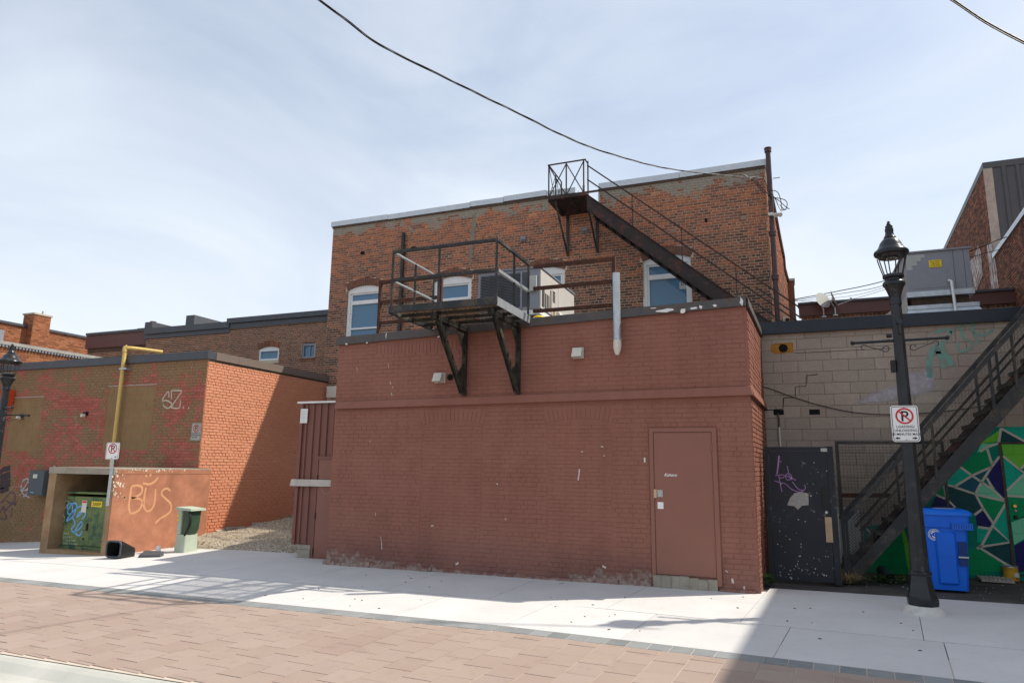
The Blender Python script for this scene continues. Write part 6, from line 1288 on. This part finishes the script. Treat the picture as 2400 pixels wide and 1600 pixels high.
for px, py, lab in ((48,977,'small black wall light under the orange-red sign'),(199,972,'small black wall light between the two blocked windows')):
    q = PY(px, py, 12.45); r = thing('wall_light', lab, 'light', (q.x, 12.49, q.z-0.08), 'black wall lights on the patchy front'); MB().box(q.x-0.055,q.x+0.055,12.43,12.498,q.z-0.01,q.z+0.08).build('housing', BLACK, r); MB().hexa([(q.x-0.055,12.36,q.z-0.055),(q.x+0.02,12.36,q.z-0.055),(q.x+0.04,12.43,q.z-0.055),(q.x-0.05,12.43,q.z-0.055)], [(q.x-0.055,12.37,q.z+0.02),(q.x+0.02,12.37,q.z+0.02),(q.x+0.04,12.43,q.z+0.02),(q.x-0.05,12.43,q.z+0.02)]).build('lens', OFFWHITE, r)
o_ = thing('orange_sign', 'orange-red box sign on the wall behind the left street lamp', 'sign', (-20.35, 12.42, 3.0))
for a_, b_ in ((-20.30,-20.06),(-20.82,-20.60)): MB().hexa([(a_,12.25,3.10),(b_,12.25,3.10),(b_,12.48,3.10),(a_,12.48,3.10)], [(a_+0.02,12.25,3.64),(b_+0.02,12.25,3.64),(b_+0.02,12.48,3.64),(a_+0.02,12.48,3.64)]).build('panel', ORANGE_RED, o_)
pd = thing('utility_pedestal', 'pale green plastic utility pedestal with dark open front by the orange side wall', 'pedestal', (-11.5, 10.85, gz(-11.5, 10.85))); g4 = gz(-11.5, 10.85)-0.01
loft(MB(), [rr_sec(-11.675,-11.394,10.75,11.1,g4,0.03), rr_sec(-11.660,-11.408,10.76,11.09,g4+0.36,0.03)]).build('base', PGREEN, pd, smooth=True)
loft(MB(), [rr_sec(-11.660,-11.556,10.76,11.09,g4+0.362,0.03), rr_sec(-11.667,-11.549,10.75,11.1,g4+0.84,0.03)]).build('back_half', PGREEN, pd, smooth=True); loft(MB(), [rr_sec(-11.550,-11.416,10.79,11.06,g4+0.33,0.05), rr_sec(-11.545,-11.364,10.77,11.08,g4+0.45,0.05), rr_sec(-11.542,-11.334,10.77,11.08,g4+0.83,0.05)]).build('dark_cover', PDARK, pd, smooth=True)
MB().hexa([(-11.70,10.72,g4+0.842),(-11.275,10.72,g4+0.83),(-11.275,11.12,g4+0.83),(-11.70,11.12,g4+0.842)], [(-11.682,10.73,g4+0.90),(-11.283,10.73,g4+0.87),(-11.283,11.11,g4+0.87),(-11.682,11.11,g4+0.90)]).build('cap', PGREEN, pd)
MB().tube(smooth_path([(-11.357,10.75,g4+0.80),(-11.290,10.74,g4+0.72),(-11.283,10.74,g4+0.60),(-11.334,10.75,g4+0.48),(-11.423,10.76,g4+0.35)], 4), 0.022, 8).build('cable_loop', BLACK, pd, smooth=True)
for z in (0.70, 0.62): MB().box(-11.638,-11.608,10.742,10.749,g4+z,g4+z+0.05).build('yellow_tag', YELLOW_L, pd)
MB().box(-11.80,-11.74,10.95,11.0,g4,g4+0.5).build('conduit', PGREEN, pd)
# tipped black plastic container with open mouth
bo = thing('black_container', 'broken black plastic container lying open beside the concrete enclosure', 'container', (-11.8, 9.75, gz(-11.8, 9.75))); g5 = gz(-11.8, 9.75)
ax = Vector((-0.1,0.97,-0.12)).normalized(); su = Vector((0.97,0.1,0)).normalized(); c0 = Vector((-11.95,9.62,g5+0.175))
def csec(t, w, h, dz=0): return rrect(c0+ax*t+Vector((0,0,dz)), su, EZ, w, h, min(w,h)*0.25, 4)
o = MB(); S_ = [csec(0,0.36,0.32), csec(0.08,0.345,0.305), csec(0.42,0.2,0.2,-0.05)]; I_ = [csec(0.001,0.30,0.26), csec(0.08,0.28,0.24), csec(0.38,0.16,0.15,-0.05)]; n = len(S_[0])
loft(o, S_); o.f = o.f[:-2]+[o.f[-1]]; k = len(o.v); o.add(S_[0]+I_[0], [(i, n+i, n+(i+1) % n, (i+1) % n) for i in range(n)]); o.build('shell', BLACK, bo, smooth=True, recalc=False)
o = MB(); loft(o, I_); o.f = o.f[:-2]+[o.f[-1]]; o.build('inner', VOID, bo, recalc=False); MB().tube(csec(-0.005,0.33,0.29)+[csec(-0.005,0.33,0.29)[0]], 0.018, 6).build('rim', AC_DARK, bo, smooth=True)
MB().hexa([(-11.62,9.9,g5+0.01),(-11.30,10.10,g5+0.01),(-11.40,10.28,g5+0.01),(-11.7,10.1,g5+0.01)], [(-11.62,9.9,g5+0.05),(-11.30,10.10,g5+0.05),(-11.40,10.28,g5+0.10),(-11.7,10.1,g5+0.12)]).build('flap', AC_DARK, bo)
tag(MB().lathe((-11.92,10.6,gz(-11.92,10.6)), [(0.05,0.0),(0.045,0.13),(0.05,0.14)], 12).build('paper_cup', WHITE_PAINT, loc=(-11.92,10.6,gz(-11.92,10.6)), smooth=True), 'small white cup standing by the pedestal at the enclosure wall', 'cup')
# wall graffiti on the painted front
def wp_(px, py): return PY(px, py, LYF-0.0125)
CREAM = simple('cream_spray', (0.52,0.46,0.36), 0.8); DARKSP = simple('dark_spray', (0.06,0.045,0.05), 0.8); VIO = simple('violet_spray', (0.10,0.06,0.12), 0.8); PALE = simple('pale_spray', (0.5,0.46,0.5), 0.8)
for pts, mt_, w in [([(396,931),(394,917),(380,938),(390,938),(402,945),(399,953),(392,956),(385,952),(382,947)],CREAM,0.035),([(402,935),(402,917),(406,915),(422,915),(424,920),(403,951),(404,955),(420,955),(423,938)],CREAM,0.035),([(429,954),(431,955)],CREAM,0.06),([(441,955),(443,956)],CREAM,0.06),
  ([(0,1108),(8,1100),(16,1098),(24,1095)],DARKSP,0.14),([(0,1122),(12,1116),(24,1112)],DARKSP,0.2),([(0,1138),(24,1130)],DARKSP,0.2),([(0,1150),(20,1144)],DARKSP,0.14),
  ([(0,1178),(10,1170),(18,1160),(28,1152),(35,1160),(34,1172),(24,1178),(15,1172)],VIO,0.03),([(0,1200),(8,1186),(14,1196),(22,1184),(38,1178)],VIO,0.03),([(6,1190),(16,1215)],VIO,0.03),([(28,1190),(26,1212)],VIO,0.03),([(38,1172),(35,1185)],VIO,0.03),([(0,1214),(14,1216)],VIO,0.03),
  ([(48,1140),(55,1125),(66,1122),(60,1138),(50,1150),(64,1145),(74,1128),(62,1158),(55,1162),(72,1150)],PALE,0.03),([(52,1130),(50,1152),(70,1166)],PALE,0.025),([(66,1128),(70,1142),(60,1150)],PALE,0.025),([(345,960),(360,948),(375,962),(378,985),(372,1000)],OLIVE_BLK,0.02)]:
    MB().ribbon(smooth_path([wp_(x, y) for x, y in pts], 5), w, NF).build('graffiti', mt_, lb, recalc=False)
# graffiti on the block wall
def kp(px, py): return PY(px, py, BYF-0.0115)
tq = NT('teal_spray'); _n = tq.noise(9, 5); TEAL = tq.done(tq.mix(tq.rng(_n, 0.35, 0.6), (0.24,0.25,0.21), (0.17,0.36,0.30)), 0.85)
for pts, w in [([(2180,885),(2178,850),(2185,822),(2195,815),(2202,830)],0.09),([(2196,818),(2206,840),(2212,862)],0.09),([(2202,800),(2216,830),(2228,850),(2234,856)],0.09),([(2190,780),(2210,774),(2226,776),(2222,795),(2208,802)],0.05),([(2228,780),(2240,768),(2252,770),(2258,792),(2276,800),(2278,812),(2262,822),(2248,822),(2244,800)],0.04),([(2252,765),(2270,758),(2284,760),(2280,775),(2300,786),(2316,780),(2328,772)],0.045),([(2276,770),(2290,795),(2297,806)],0.04),([(2240,760),(2262,757),(2280,754)],0.03)]:
    MB().ribbon(smooth_path([kp(x, y) for x, y in pts], 5), w, NF).build('teal_graffiti', TEAL, bk, recalc=False)
WS = NT('white_overspray'); _n = WS.noise(9, 6, 0.7)
_at = WS.n('Attribute', dict(attribute_name='fade')).outputs['Fac']
_m = WS.m; _b = WS.n('BsdfPrincipled', Base_Color=(0.50,0.485,0.52,1), Roughness=0.9); _tr = WS.n('BsdfTransparent')
_f = WS.math('MULTIPLY', WS.math('POWER', _at, 0.7), WS.rng(_n, 0.28, 0.6, 0.35, 0.85)); _mxs = WS.n('MixShader', Fac=_f); WS.t.links.new(_tr.outputs[0], _mxs.inputs[1]); WS.t.links.new(_b.outputs[0], _mxs.inputs[2]); WS.t.links.new(_mxs.outputs[0], WS.out.inputs['Surface'])
pts = [kp(x, y) for x, y in [(1994,948),(2020,930),(2060,912),(2105,898),(2128,865),(2150,870),(2165,866),(2182,845),(2190,860),(2196,890),(2194,915),(2175,925),(2140,932),(2100,940),(2040,946)]]; mid = [kp(x, y) for x, y in [(2030,940),(2045,932),(2075,918),(2115,905),(2138,885),(2152,882),(2163,880),(2176,868),(2179,872),(2181,892),(2178,904),(2165,912),(2138,921),(2105,929),(2060,938)]]
o = MB(); n = len(pts); o.add(pts+mid, [(i, (i+1) % n, n+(i+1) % n, n+i) for i in range(n)]+[tuple(range(n, 2*n))]); wo_ = o.build('white_overspray', _m, bk, recalc=False)
at = wo_.data.attributes.new('fade', 'FLOAT', 'POINT'); at.data.foreach_set('value', [0.0]*n+[1.0]*n)
# label in the right-hand window
q = PY(1605, 668, MYF+0.10); lbq = MB().box(q.x-0.14,q.x+0.14,MYF+0.105,MYF+0.112,q.z-0.10,q.z+0.09).build('paper_notice', SIGN_GREY, main); text_mb('DEL', (q.x,MYF+0.104,q.z-0.0), EX, EZ, 0.11, NF).build('lettering', INK, lbq, recalc=False)

# ------------------------------------------------------------------ gravel in the alley
def gv(x, y): return gz(x, min(y, 11.4))-0.05+0.08*min(1, max(0, (y-11.30)/0.25))+max(0, (y-11.3))*0.06+0.03*math.sin(x*3.1)*math.cos(y*2.3)+(0.10 if y > 11.6 else 0)*max(0, 1-abs(x+12.2)/1.1)
sheet('gravel_alley', GRAVEL_BASE, -13.05, -7.8, 11.25, 17.2, 0.0, 30, 60, gv)
gs = MB(); rg = random.Random(77)
for k in range(5200):
    x = rg.uniform(-13.0, -8.6); y = 11.33+4.6*rg.random()**1.7; r_ = rg.uniform(0.010, 0.028); z = gv(x, y)
    if x > -8.95 and y > 11.0: continue
    p = [Vector((rg.uniform(-1,1), rg.uniform(-1,1), rg.uniform(-.6,.6))).normalized()*r_*rg.uniform(.7,1.2) for _ in range(4)]
    gs.add([(x+q.x, y+q.y, z+q.z*0.8+r_*0.3) for q in [Vector((r_,0,0)),Vector((-r_*.5,r_*.8,0)),Vector((-r_*.5,-r_*.8,0)),Vector((0,0,r_)),]], [(0,1,3),(1,2,3),(2,0,3),(0,2,1)])
tag(gs.build('gravel', STONE, loc=(-10.8,12.5,0), recalc=False), 'loose pale gravel in the alley between the buildings', 'gravel', kind='stuff')
leafy('weed', 'dull green weeds at the back of the gravel alley', 'weed', (-9.6, 14.6, gv(-9.6,14.6)), 260, 0.2, 0.9, LEAF, False, 9, 0.07)
